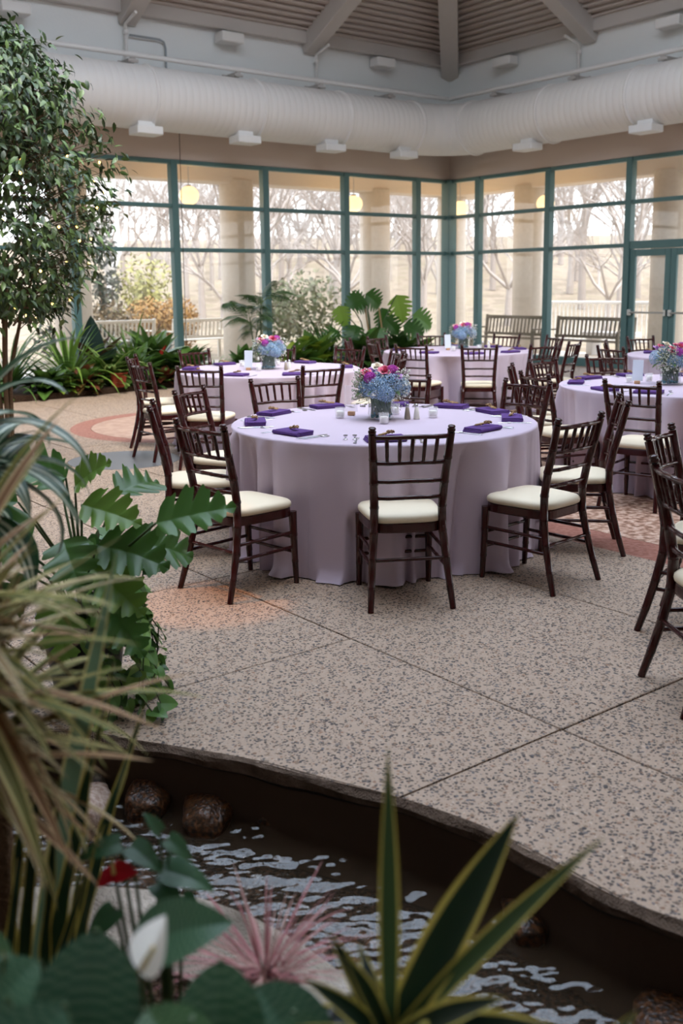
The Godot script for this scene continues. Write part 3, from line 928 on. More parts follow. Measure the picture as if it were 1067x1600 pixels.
func bare_tree(kind: int) -> Node3D:
	var o := thing(["bare_tree", "bare_tree", "bare_tree", "birch_tree"][kind], "bare tree", "tree")
	var m: Material = M.hazy_bark if kind < 3 else M.birch
	var tr := Mb.new()
	var br := Mb.new()
	var r := RandomNumberGenerator.new()
	r.seed = 100 + kind
	if kind == 3:
		tr.tube([Vector3.ZERO, Vector3(0, 0.9, 0.02), Vector3(0.03, 1.9, 0)], [0.17, 0.15, 0.13], 10)
		for a in [[-1.1, 3.2], [-0.45, 4.6], [0.35, 5.4], [1.0, 4.8], [-0.8, 4.2]]:
			grow(br, r, Vector3(0.02, 1.85, 0), Vector3(a[0] * 0.42, 1.0, r.randf_range(-0.25, 0.25)).normalized(), a[1] * 0.55, 0.085, 4)
	else:
		var h: float = [2.2, 1.3, 2.8][kind]
		tr.tube([Vector3.ZERO, Vector3(0.03, h * 0.5, 0.02), Vector3(0, h, 0)], [0.16, 0.13, 0.11], 8)
		for i in [5, 5, 4][kind]:
			var a = TAU * (i + r.randf() * 0.6) / [5, 5, 4][kind]
			var sp: float = [0.5, 0.95, 0.4][kind]
			grow(br, r, Vector3(0, h * r.randf_range(0.85, 1.0), 0), Vector3(cos(a) * sp, 1.0, sin(a) * sp).normalized(), [2.0, 1.7, 2.6][kind], 0.07, 5)
	put("trunk", tr.mesh(m), o)
	put("branches", br.mesh(m), o).set_meta("kind", "stuff")
	return o

func grow(b: Mb, r: RandomNumberGenerator, p: Vector3, d: Vector3, l: float, rad: float, depth: int):
	var mid := p + d * l * 0.5 + Vector3(r.randfn(), r.randfn(), r.randfn()) * l * 0.04
	var end := p + d * l + Vector3(r.randfn(), r.randfn() * 0.5, r.randfn()) * l * 0.08
	b.tube([p, mid, end], [rad, rad * 0.82, rad * 0.62], 4 if depth > 2 else 3, false)
	if depth <= 0: return
	var n := 3 if depth > 1 else 4
	for i in n:
		var k := r.randf_range(0.45, 1.0) if i > 0 else 1.0
		var q := mid.lerp(end, (k - 0.5) * 2.0) if k > 0.5 else p.lerp(mid, k * 2.0)
		var side := Vector3(r.randfn(), r.randfn(), r.randfn()).normalized()
		var nd := (d + side * 0.62 + Vector3.UP * 0.08).normalized()
		grow(b, r, q, nd, l * r.randf_range(0.5, 0.72), rad * 0.5, depth - 1)

# ---------------------------------------------------------------- floor and stream
func arc_poly(c: Vector2, r: float, n := 48) -> PackedVector2Array:
	var p := PackedVector2Array()
	for i in n: p.append(c + Vector2(cos(TAU * i / n), sin(TAU * i / n)) * r)
	return p

func rectp(a: float, b: float, c: float, d: float) -> PackedVector2Array:
	return PackedVector2Array([Vector2(a, b), Vector2(c, b), Vector2(c, d), Vector2(a, d)])

func smooth_line(pts: Array, closed := false) -> PackedVector2Array:
	var out := PackedVector2Array()
	var n := pts.size()
	for i in (n if closed else n - 1):
		var p0: Vector2 = pts[posmod(i - 1, n)] if closed else pts[max(i - 1, 0)]
		var p1: Vector2 = pts[i]
		var p2: Vector2 = pts[(i + 1) % n]
		var p3: Vector2 = pts[(i + 2) % n] if closed else pts[min(i + 2, n - 1)]
		for k in 4: out.append(p1.cubic_interpolate(p2, p0, p3, k / 4.0))
	if not closed: out.append(pts[n - 1])
	return out

func floor_and_stream():
	var far := smooth_line([Vector2(-9.6, 4.6), Vector2(-8.9, 5.05), Vector2(-8.2, 5.45), Vector2(-7.62, 5.87), Vector2(-7.44, 6.11), Vector2(-7.3, 6.32), Vector2(-7.18, 6.54), Vector2(-7.08, 6.77), Vector2(-6.955, 7.045), Vector2(-6.885, 7.3), Vector2(-6.87, 7.55), Vector2(-6.86, 7.77), Vector2(-6.81, 7.95), Vector2(-6.66, 8.35), Vector2(-6.4, 9.0), Vector2(-6.1, 9.6)])
	var near := smooth_line([Vector2(-7.1, 10.0), Vector2(-7.42, 9.2), Vector2(-7.55, 8.4), Vector2(-7.6, 7.8), Vector2(-7.62, 7.45), Vector2(-7.68, 7.2), Vector2(-7.8, 7.0), Vector2(-8.05, 6.78), Vector2(-8.5, 6.5), Vector2(-9.1, 6.2), Vector2(-9.9, 5.9)])
	pond = far.duplicate()
	pond.append_array(near)
	# everything on the viewer's side of the stream is planted bank
	var bank := near.duplicate()
	bank.append_array(PackedVector2Array([Vector2(-14.3, 5.9), Vector2(-14.3, 14.0), Vector2(-7.0, 14.0)]))
	var cut := pond.duplicate()
	var fl := struct("floor", null, "exposed aggregate concrete floor scored into large squares")
	# joints lie a little lower under everything
	var sub := Mb.new()
	var base := rectp(CX - 2 * HALF - 0.2, CZ - 0.1, CX + 0.1, CZ + 2 * HALF + 0.2)
	for half in [rectp(-60, -60, -7.4, 60), rectp(-7.4, -60, 60, 60)]:
		for q in Geometry2D.intersect_polygons(base, half):
			for p in Geometry2D.clip_polygons(q, pond): sub.prism(p, -0.35, -0.012)
	put("joint_bed", sub.mesh(M.joint), fl)
	# inlays
	var rc := Vector2(-3.05, -1.03)
	var dc := Vector2(-4.83, 0.68)
	var ring := arc_poly(rc, 1.47)
	var ring2 := arc_poly(rc, 1.24)
	var disc := arc_poly(dc, 0.52)
	var field := rectp(-4.045, 2.3, 0.7, 9.6)
	var inner := rectp(-3.725, 2.62, 0.38, 9.28)
	var holes := [ring, disc, field]
	# scored slabs
	var xs := []
	var zs := []
	for i in range(-2, 11): xs.append(-6.189 + 1.239 * i)
	for i in range(-11, 3): zs.append(7.03 + 1.22 * i)
	var gap := 0.005
	for i in xs.size() - 1:
		for j in zs.size() - 1:
			var g0: float = 0.0008 if absf(zs[j] - 5.81) < 0.05 and xs[i] > -7.0 else gap
			var g1: float = 0.0008 if absf(zs[j + 1] - 5.81) < 0.05 and xs[i] > -7.0 else gap
			slab(fl, rectp(xs[i] + gap, zs[j] + g0, xs[i + 1] - gap, zs[j + 1] - g1), holes, bank)
	# the rest, out to the walls
	var x0: float = CX - 2 * HALF
	var z1: float = CZ + 2 * HALF
	for r in [rectp(xs[0] + gap, CZ, CX, zs[0] - gap), rectp(xs[0] + gap, zs[-1] + gap, CX, z1), rectp(xs[-1] + gap, zs[0] + gap, CX, zs[-1] - gap), rectp(x0, CZ, xs[0] - gap, z1)]:
		slab(fl, r, holes, bank)
	for a in [["inlay_ring", ring, ring2, M.terra], ["inlay_field", ring2, PackedVector2Array(), M.pinktan], ["inlay_disc", disc, PackedVector2Array(), M.darkdisc], ["inlay_band", field, inner, M.terra], ["inlay_field", inner, PackedVector2Array(), M.tan]]:
		var b := Mb.new()
		if a[2].size():
			# a band: split into two halves so that no polygon has a hole
			var box := Rect2(a[1][0], Vector2.ZERO)
			for p in a[1]: box = box.expand(p)
			var c := box.get_center()
			for half in [rectp(box.position.x - 1, box.position.y - 1, c.x, box.end.y + 1), rectp(c.x, box.position.y - 1, box.end.x + 1, box.end.y + 1)]:
				for q in Geometry2D.intersect_polygons(a[1], half):
					for w in Geometry2D.clip_polygons(q, a[2]): b.prism(w, -0.02, 0.0)
		else:
			var sh := Geometry2D.offset_polygon(a[1], -0.006)
			b.prism(sh[0], -0.02, 0.0)
		put(a[0], b.mesh(a[3]), fl)
	# kerb face of the stream: rough edge in blocks between the joints
	var kerb := struct("stream_kerb", null, "rough dark concrete edge of the stream")
	for line in [far, near]:
		var k := 0
		while k < line.size() - 1:
			var e: int = min(k + 8, line.size() - 1)
			var b := Mb.new()
			var lip := Mb.new()
			lip.smooth(false)
			b.smooth(false)
			for i in range(k, e):
				var p: Vector2 = line[i]
				var q: Vector2 = line[i + 1]
				var nrm := Vector2((q - p).y, -(q - p).x).normalized() * -1.0
				if line == near: nrm = nrm
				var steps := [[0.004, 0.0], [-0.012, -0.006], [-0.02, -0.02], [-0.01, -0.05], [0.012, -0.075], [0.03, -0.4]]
				for s in steps.size() - 1:
					var rp := func(u: Vector2, st: Array, w: int) -> Vector3:
						var j := 0.006 * sin(w * 12.9898 + st[1] * 300.0)
						var o: Vector2 = u + nrm * (-st[0] + j)
						return Vector3(o.x, st[1] + (0.004 * sin(w * 7.7) if st[1] < 0.0 and st[1] > -0.1 else 0.002), o.y)
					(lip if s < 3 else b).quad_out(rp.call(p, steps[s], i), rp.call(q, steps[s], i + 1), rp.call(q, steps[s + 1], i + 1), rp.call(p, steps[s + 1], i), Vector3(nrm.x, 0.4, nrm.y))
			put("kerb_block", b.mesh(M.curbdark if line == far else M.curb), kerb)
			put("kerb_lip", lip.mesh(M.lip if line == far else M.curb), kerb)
			k = e
	# stream bed, water, stones
	var bedm := Mb.new()
	bedm.prism(Geometry2D.offset_polygon(pond, 0.05)[0], -0.6, -0.38)
	struct("stream_bed", bedm.mesh(M.bed), "dark muddy bed of the stream")
	water()
	stones()
	# the bank
	var bk := Mb.new()
	bk.prism(bank, -0.3, -0.004)
	struct("planting_bank", bk.mesh(M.soil), "dark soil of the near bank under the plants")
	var cap := Mb.new()
	var ins := PackedVector2Array()
	for i in near.size():
		var d: Vector2 = (near[min(i + 1, near.size() - 1)] - near[max(i - 1, 0)]).normalized()
		ins.append(near[i] + Vector2(d.y, -d.x) * 0.26)
	ins.reverse()
	var strip := near.duplicate()
	strip.append_array(ins)
	cap.prism(strip, -0.02, 0.012, 0.008)
	struct("trim_2", cap.mesh(M.curb), "grey concrete coping along the near side of the stream")

func slab(fl: Node3D, poly: PackedVector2Array, holes: Array, bank: PackedVector2Array):
	var parts := [poly]
	for h in [pond, bank] + holes:
		var nextp := []
		for p in parts:
			var res := Geometry2D.clip_polygons(p, h)
			var hole := false
			for q in res:
				if Geometry2D.is_polygon_clockwise(q): hole = true
			if hole:
				var bx := Rect2(h[0], Vector2.ZERO)
				for w in h: bx = bx.expand(w)
				var c := bx.get_center()
				for half in [rectp(-60, -60, c.x, 60), rectp(c.x, -60, 60, 60)]:
					for q in Geometry2D.intersect_polygons(p, half):
						for w in Geometry2D.clip_polygons(q, h): nextp.append(w)
			else:
				nextp.append_array(res)
		parts = nextp
	for p in parts:
		if p.size() < 3: continue
		var area := 0.0
		for i in p.size(): area += p[i].cross(p[(i + 1) % p.size()])
		if abs(area) < 0.01: continue
		var b := Mb.new()
		b.prism(p, -0.03, 0.0, 0.003 if p.size() == 4 else 0.0)
		put("slab", b.mesh(M.agg), fl)

func ripple(nz: FastNoiseLite, x: float, z: float) -> float:
	# small waves running down the stream, longer across the flow than along it
	var u := -x * 0.6 + z * 0.8
	var w := x * 0.8 + z * 0.6
	return 0.009 * nz.get_noise_2d(u * 10.0, w * 3.6) + 0.0055 * nz.get_noise_2d(u * 23.0 + 40.0 + w * 3.0, w * 9.0) + 0.0026 * nz.get_noise_2d(u * 48.0 - 90.0, w * 22.0 + u * 6.0)

func water():
	var b := Mb.new()
	b.smooth(true)
	var wide: PackedVector2Array = Geometry2D.offset_polygon(pond, 0.04)[0]
	var s := 0.008
	var nz := FastNoiseLite.new()
	nz.seed = 3
	nz.frequency = 0.8
	nz.fractal_type = FastNoiseLite.FRACTAL_NONE
	var x := -8.6
	var y := -0.235
	while x < -6.3:
		var z := 5.2
		while z < 9.4:
			if Geometry2D.is_point_in_polygon(Vector2(x + s / 2, z + s / 2), wide):
				var p := []
				for d in [[0, 0], [1, 0], [1, 1], [0, 1]]:
					var xx: float = x + d[0] * s
					var zz: float = z + d[1] * s
					p.append(Vector3(xx, y + ripple(nz, xx, zz), zz))
				b.quad_out(p[0], p[1], p[2], p[3], Vector3.UP)
			z += s
		x += s
	tag(struct("stream_water", b.mesh(M.water)), "dark rippling water of the narrow stream", "", "", "structure")

func rockmesh(r: Vector3, seed_: int, m: Material) -> ArrayMesh:
	var nz := FastNoiseLite.new()
	nz.seed = seed_
	nz.frequency = 0.9
	var b := Mb.new()
	b.smooth(true)
	var at := func(i: int, j: int) -> Vector3:
		var th := PI * i / 14.0
		var ph := TAU * (j % 22) / 22.0
		var d := Vector3(sin(th) * cos(ph), cos(th), sin(th) * sin(ph))
		var q := Vector3(sign(d.x) * pow(abs(d.x), 0.75), sign(d.y) * pow(abs(d.y), 0.8), sign(d.z) * pow(abs(d.z), 0.75))
		return q * r * (1.0 + 0.2 * nz.get_noise_3dv(d * 1.1) + 0.03 * nz.get_noise_3dv(d * 5.0))
	for i in 14:
		for j in 22:
			var a: Vector3 = at.call(i, j)
			var c: Vector3 = at.call(i, j + 1)
			var d: Vector3 = at.call(i + 1, j + 1)
			var e: Vector3 = at.call(i + 1, j)
			var mid := (a + c + d + e)
			if i > 0: b.tri_out(a, c, d, mid)
			if i < 13: b.tri_out(a, d, e, mid)
	return b.mesh(m)

func stones():
	var list := [
		[-7.6, 6.1, 0.11, 0.075, 0.08, 0, "pale pinkish boulder at the left end of the stream"],
		[-7.5, 5.93, 0.1, 0.07, 0.08, 2, "grey stone behind the pale boulder, under the kerb"],
		[-7.4, 6.17, 0.13, 0.07, 0.08, 1, "orange brown wet stone right of the pale boulder"],
		[-7.26, 6.36, 0.16, 0.06, 0.09, 1, "long brown stone at the water line under the kerb"],
		[-7.09, 6.5, 0.1, 0.055, 0.06, 1, "small mottled stone at the right end of the stone row"],
		[-6.98, 6.8, 0.05, 0.03, 0.03, 0, "small flat pale stone at the water edge"],
		[-6.92, 6.97, 0.06, 0.035, 0.04, 1, "small round brown stone close under the kerb"],
		[-6.85, 7.45, 0.13, 0.045, 0.06, 1, "brown stone half under water below the kerb"],
		[-6.9, 8.0, 0.13, 0.026, 0.1, 1, "dark stone breaking the water at the lower right"]]
	for i in list.size():
		var a: Array = list[i]
		var o := put("stream_stone", rockmesh(Vector3(a[2], a[3], a[4]), 50 + i, [M.rock_a, M.rock_b, M.rock_c][a[5]]))
		o.position = Vector3(a[0], -0.235 + a[3] * 0.25 - (0.0 if i else 0.0), a[1])
		o.rotation.y = 0.9
		tag(o, a[6], "stone")
	# sunken pebbles on the bed
	var b := Mb.new()
	b.smooth(true)
	for i in 260:
		var t := rng.randf()
		var p := Vector2(-8.0, 6.0).lerp(Vector2(-7.0, 8.6), t) + Vector2(rng.randf_range(-0.4, 0.35), rng.randf_range(-0.2, 0.3))
		if not Geometry2D.is_point_in_polygon(p, pond): continue
		var r := rng.randf_range(0.02, 0.07)
		b.lathe([Vector2(0, -r * 0.5), Vector2(r * 0.9, -r * 0.2), Vector2(r, r * 0.1), Vector2(r * 0.6, r * 0.45), Vector2(0, r * 0.55)], 9, Transform3D(Basis(Vector3.UP, rng.randf() * 3.0).scaled(Vector3(1.0, 1.0, 0.7)), Vector3(p.x, -0.37, p.y)))
	tag(put("stream_pebbles", b.mesh(M.rock_b)), "brown pebbles lying under the rippling water of the stream", "pebbles", "", "stuff")

# ---------------------------------------------------------------- tables and chairs
const TABLES := {"main": Vector2(-4.95, 4.58), "left": Vector2(-3.27, 0.8), "corner": Vector2(0.02, 0.15), "right": Vector2(-1.78, 4.5), "door": Vector2(1.44, 2.79)}

func tables():
	var info := {
		"main": "lilac cloth on the large round table nearest the viewer, falling in folds to the floor",
		"left": "lilac cloth on the round table at the back left, by the plant bed",
		"corner": "lilac cloth on the round table near the glass corner, behind the cut-leaf plants",
		"right": "lilac cloth on the round table at the right edge, behind the front table's right chairs",
		"door": "lilac cloth on the farthest round table, by the glass door"}
	var k := 0
	for id in info:
		var c: Vector2 = TABLES[id]
		var t := thing("round_table", info[id].replace("lilac cloth on the", "lilac clothed").replace("large round table", "large round table").replace(", falling in folds to the floor", ""), "table", Vector3(c.x, 0, c.y), 0.0, "round banquet tables")
		var cl := put("tablecloth", clothmesh(300 + k, legs_at(id)), t)
		var b := Mb.new()
		b.lathe([Vector2(0, 0.725), Vector2(0.895, 0.725), Vector2(0.9, 0.735), Vector2(0.895, 0.748), Vector2(0, 0.748)], 48)
		put("tabletop", b.mesh(M.twig), t)
		for i in 4:
			var a := TAU * (i + 0.5) / 4
			put("leg", tubemesh([Vector3(0.6 * cos(a), 0, 0.6 * sin(a)), Vector3(0.6 * cos(a), 0.725, 0.6 * sin(a))], [0.016], M.steel, 8), t)
		k += 1

func legs_at(id: String) -> Array: # (angle, clear radius) where chair legs press the cloth in
	var out := []
	for a in chair_list():
		if a[0] != id: continue
		var fm = Vector2(a[1], a[2]) - TABLES[id]
		var d: Vector2 = -fm.normalized() if a[3] > 900.0 else Vector2.from_angle(deg_to_rad(a[3]))
		var c = fm + d * 0.272
		for s in [-0.19, 0.19]:
			var p = c + d * 0.215 + d.orthogonal() * s
			out.append([p.angle(), p.length() - 0.02])
	return out

func clothmesh(seed_: int, legs: Array) -> ArrayMesh:
	var r := RandomNumberGenerator.new()
	r.seed = seed_
	var ph := []
	for i in 8: ph.append(r.randf() * TAU)
	var R := 0.915
	var segs := 448
	var rows := 30
	var b := Mb.new()
	b.smooth(true)
	var fold := []
	for s in segs:
		var a := TAU * s / segs
		var w := a + 0.10 * sin(3 * a + ph[0]) + 0.06 * sin(5 * a + ph[1])
		var f := 1.3 * pow(abs(cos(11.0 * w + ph[2])), 0.8) - 0.8 + 0.5 * cos(9 * w + ph[3]) + 0.3 * cos(31 * w + ph[4])
		fold.append([f, 0.65 + 0.45 * sin(4 * a + ph[5]), 0.5 + 0.5 * sin(7 * a + ph[6]), sin(22 * w + ph[7])])
	var P := func(i: int, s: int) -> Vector3:
		var a := TAU * s / segs
		var q: Array = fold[s % segs]
		if i <= 8:
			var rr := R * (i / 8.0)
			return Vector3(cos(a) * rr, 0.762 + 0.0008 * sin(a * 8 + i) * (1.0 if i in [3, 5, 7] else 0.0), sin(a) * rr)
		if i <= 11:
			var e := (i - 8) / 3.0 * PI / 2
			return Vector3(cos(a) * (R + 0.014 * sin(e)), 0.762 - 0.014 * (1 - cos(e)), sin(a) * (R + 0.014 * sin(e)))
		var t := (i - 11.0) / (rows - 11.0)
		var amp = 0.1 * pow(t, 0.45) * q[1]
		var rr2: float = R + 0.014 + 0.012 * t + amp * (q[0] - 0.45) + 0.004 * t * q[3]
		var y := 0.748 * (1.0 - t)
		for g in legs:
			var da: float = absf(angle_difference(a, g[0]))
			if da < 0.2:
				var lim: float = lerp(float(g[1]), 1.15, smoothstep(0.03, 0.2, da))
				rr2 = min(rr2, lerp(1.1, max(lim, 0.8), smoothstep(0.2, 0.6, t)))
		a += 0.035 * t * q[3] * q[1]
		if t > 0.9:
			var e := (t - 0.9) / 0.1
			rr2 += e * e * (0.0 if legs.any(func(g): return absf(angle_difference(a, g[0])) < 0.09) else 1.0) * (0.015 + 0.06 * q[2] * clamp(q[0] + 0.6, 0.0, 1.2))
			y = 0.748 * 0.1 * (1 - e) * (1 - 0.4 * e) + 0.006 + 0.012 * e * clamp(q[0], 0.0, 1.0)
		return Vector3(cos(a) * rr2, y, sin(a) * rr2)
	for i in rows:
		for s in segs:
			var p0: Vector3 = P.call(i, s)
			var p1: Vector3 = P.call(i, (s + 1) % segs)
			var p2: Vector3 = P.call(i + 1, (s + 1) % segs)
			var p3: Vector3 = P.call(i + 1, s)
			var out := Vector3.UP if i < 9 else (p0 + p3) * Vector3(1, 0, 1) + Vector3.UP * 0.05
			if i > 0: b.tri_out(p0, p1, p2, out)
			b.tri_out(p0, p2, p3, out)
	return b.mesh(M.cloth)

func bamboo(ctrl: Array, r0: float, r1: float, every: float, sides: int, tail: Array = [], mid := 1.0) -> ArrayMesh:
	# a turned rod along control points with ring nodes, like bamboo
	var pts := []
	var rad := []
	var len := 0.0
	var cum := [0.0]
	for i in ctrl.size() - 1:
		len += ctrl[i].distance_to(ctrl[i + 1])
		cum.append(len)
	var at := func(s: float) -> Vector3:
		s = clamp(s, 0.0, len)
		for i in ctrl.size() - 1:
			if s <= cum[i + 1] + 1e-6:
				var u: float = (s - cum[i]) / (cum[i + 1] - cum[i])
				var p0: Vector3 = ctrl[max(i - 1, 0)]
				var p3: Vector3 = ctrl[min(i + 2, ctrl.size() - 1)]
				return ctrl[i].cubic_interpolate(ctrl[i + 1], p0, p3, u)
		return ctrl[-1]
	var n: int = max(1, int(round(len / every)))
	for k in n + 1:
		var s := len * k / n
		var r: float = lerp(r0, r1, s / len) * (1.0 + (mid - 1.0) * sin(PI * s / len))
		if k > 0 and k < n:
			for d in [[-0.007, 1.0], [-0.003, 1.12], [0.0, 0.92], [0.003, 1.12], [0.007, 1.0]]:
				pts.append(at.call(s + d[0]))
				rad.append(r * d[1])
		else:
			pts.append(at.call(s))
			rad.append(r)
	for t in tail:
		pts.append(ctrl[-1] + t[0])
		rad.append(t[1])
	var b := Mb.new()
	b.tube(pts, rad, sides)
	return b.mesh(M.mahogany)

func make_chair() -> Node3D:
	var o := thing("chiavari_chair", "chair", "chair")
	var fin := []
	for q in [[0.003, 0.012], [0.007, 0.013], [0.010, 0.0195], [0.018, 0.0205], [0.022, 0.016], [0.026, 0.014], [0.030, 0.019], [0.035, 0.017], [0.038, 0.006]]:
		fin.append([Vector3(0, q[0], -q[0] * 0.25), q[1]])
	for s in [-1.0, 1.0]:
		var post := put("back_post", bamboo([Vector3(s * 0.207, 0, -0.28), Vector3(s * 0.188, 0.22, -0.218), Vector3(s * 0.170, 0.43, -0.182), Vector3(s * 0.174, 0.6, -0.2), Vector3(s * 0.184, 0.76, -0.24), Vector3(s * 0.193, 0.882, -0.268)], 0.0155, 0.019, 0.125, 10, [], 1.25), o)
		put("finial", tubemesh(fin.map(func(q): return Vector3(s * 0.193, 0.88, -0.268) + q[0]), fin.map(func(q): return q[1]), M.mahogany, 12), post)
		put("front_leg", bamboo([Vector3(s * 0.19, 0, 0.2), Vector3(s * 0.188, 0.2, 0.19), Vector3(s * 0.186, 0.4, 0.184)], 0.0145, 0.023, 0.16, 10), o)
		for y in [0.285, 0.205]:
			put("stretcher", bamboo([Vector3(s * 0.185, y, -0.206), Vector3(s * 0.187, y, 0.19)], 0.0095, 0.0095, 0.095, 8), o)
	for y in [0.255, 0.175]:
		put("stretcher", bamboo([Vector3(-0.187, y, 0.192), Vector3(0.187, y, 0.192)], 0.0095, 0.0095, 0.095, 8), o)
	put("stretcher", bamboo([Vector3(-0.186, 0.245, -0.212), Vector3(0.186, 0.245, -0.212)], 0.0095, 0.0095, 0.095, 8), o)
	# seat frame and cushion share a rounded trapezoid plan
	var ol := []
	for i in 40:
		var a := TAU * i / 40.0
		var cx := cos(a)
		var sz := sin(a)
		var x: float = sign(cx) * pow(abs(cx), 0.42)
		var z: float = sign(sz) * pow(abs(sz), 0.42)
		ol.append(Vector3(x * (0.196 + 0.016 * z), 0, z * 0.205))
	put("seat_frame", ringloft(ol, [[0.9, 0.375], [0.985, 0.377], [0.99, 0.385], [0.985, 0.42], [0.97, 0.424], [0.6, 0.424], [0.0, 0.424]], M.mahogany, true), o)
	put("seat_cushion", ringloft(ol, [[0.95, 0.424], [1.0, 0.43], [1.015, 0.441], [1.005, 0.453], [0.96, 0.463], [0.85, 0.47], [0.6, 0.475], [0.3, 0.477], [0.0, 0.478]], M.cushion, false), o)
	# back: top rail, five spindles, three lower rails
	var rails := [[0.865, 0.19, -0.265, 0.0115], [0.735, 0.182, -0.232, 0.0105], [0.64, 0.176, -0.208, 0.0105], [0.555, 0.173, -0.192, 0.0105]]
	for q in rails:
		put("back_rail" if q[0] < 0.86 else "top_rail", bamboo([Vector3(-q[1], q[0], q[2]), Vector3(-q[1] * 0.5, q[0], q[2] - 0.02), Vector3(0, q[0] + 0.003, q[2] - 0.027), Vector3(q[1] * 0.5, q[0], q[2] - 0.02), Vector3(q[1], q[0], q[2])], q[3], q[3], 0.07, 8), o)
	for i in 5:
		var u := (i - 2) / 3.0
		var bow := -0.027 * (1.0 - u * u)
		put("spindle", bamboo([Vector3(u * 0.175, 0.737, -0.232 + bow), Vector3(u * 0.186, 0.863, -0.265 + bow)], 0.0075, 0.0095, 0.042, 8, [], 1.15), o)
	return o

func ringloft(ol: Array, prof: Array, m: Material, hard: bool) -> ArrayMesh:
	var b := Mb.new()
	b.smooth(not hard)
	var n := ol.size()
	for i in prof.size() - 1:
		for k in n:
			var p: Vector3 = ol[k]
			var q: Vector3 = ol[(k + 1) % n]
			var a0 := Vector3(p.x * prof[i][0], prof[i][1], p.z * prof[i][0])
			var a1 := Vector3(q.x * prof[i][0], prof[i][1], q.z * prof[i][0])
			var b1 := Vector3(q.x * prof[i + 1][0], prof[i + 1][1], q.z * prof[i + 1][0])
			var b0 := Vector3(p.x * prof[i + 1][0], prof[i + 1][1], p.z * prof[i + 1][0])
			var out := Vector3(p.x + q.x, 0, p.z + q.z) + Vector3.UP * 0.5
			if i == 0: out = Vector3(p.x, -0.3, p.z)
			b.tri_out(a0, a1, b1, out)
			if prof[i + 1][0] > 0.0: b.tri_out(a0, b1, b0, out)
	# under side
	for k in range(1, n - 1):
		b.tri_out(ol[0] * prof[0][0] + Vector3.UP * prof[0][1], ol[k] * prof[0][0] + Vector3.UP * prof[0][1], ol[k + 1] * prof[0][0] + Vector3.UP * prof[0][1], Vector3.DOWN)
	return b.mesh(m)

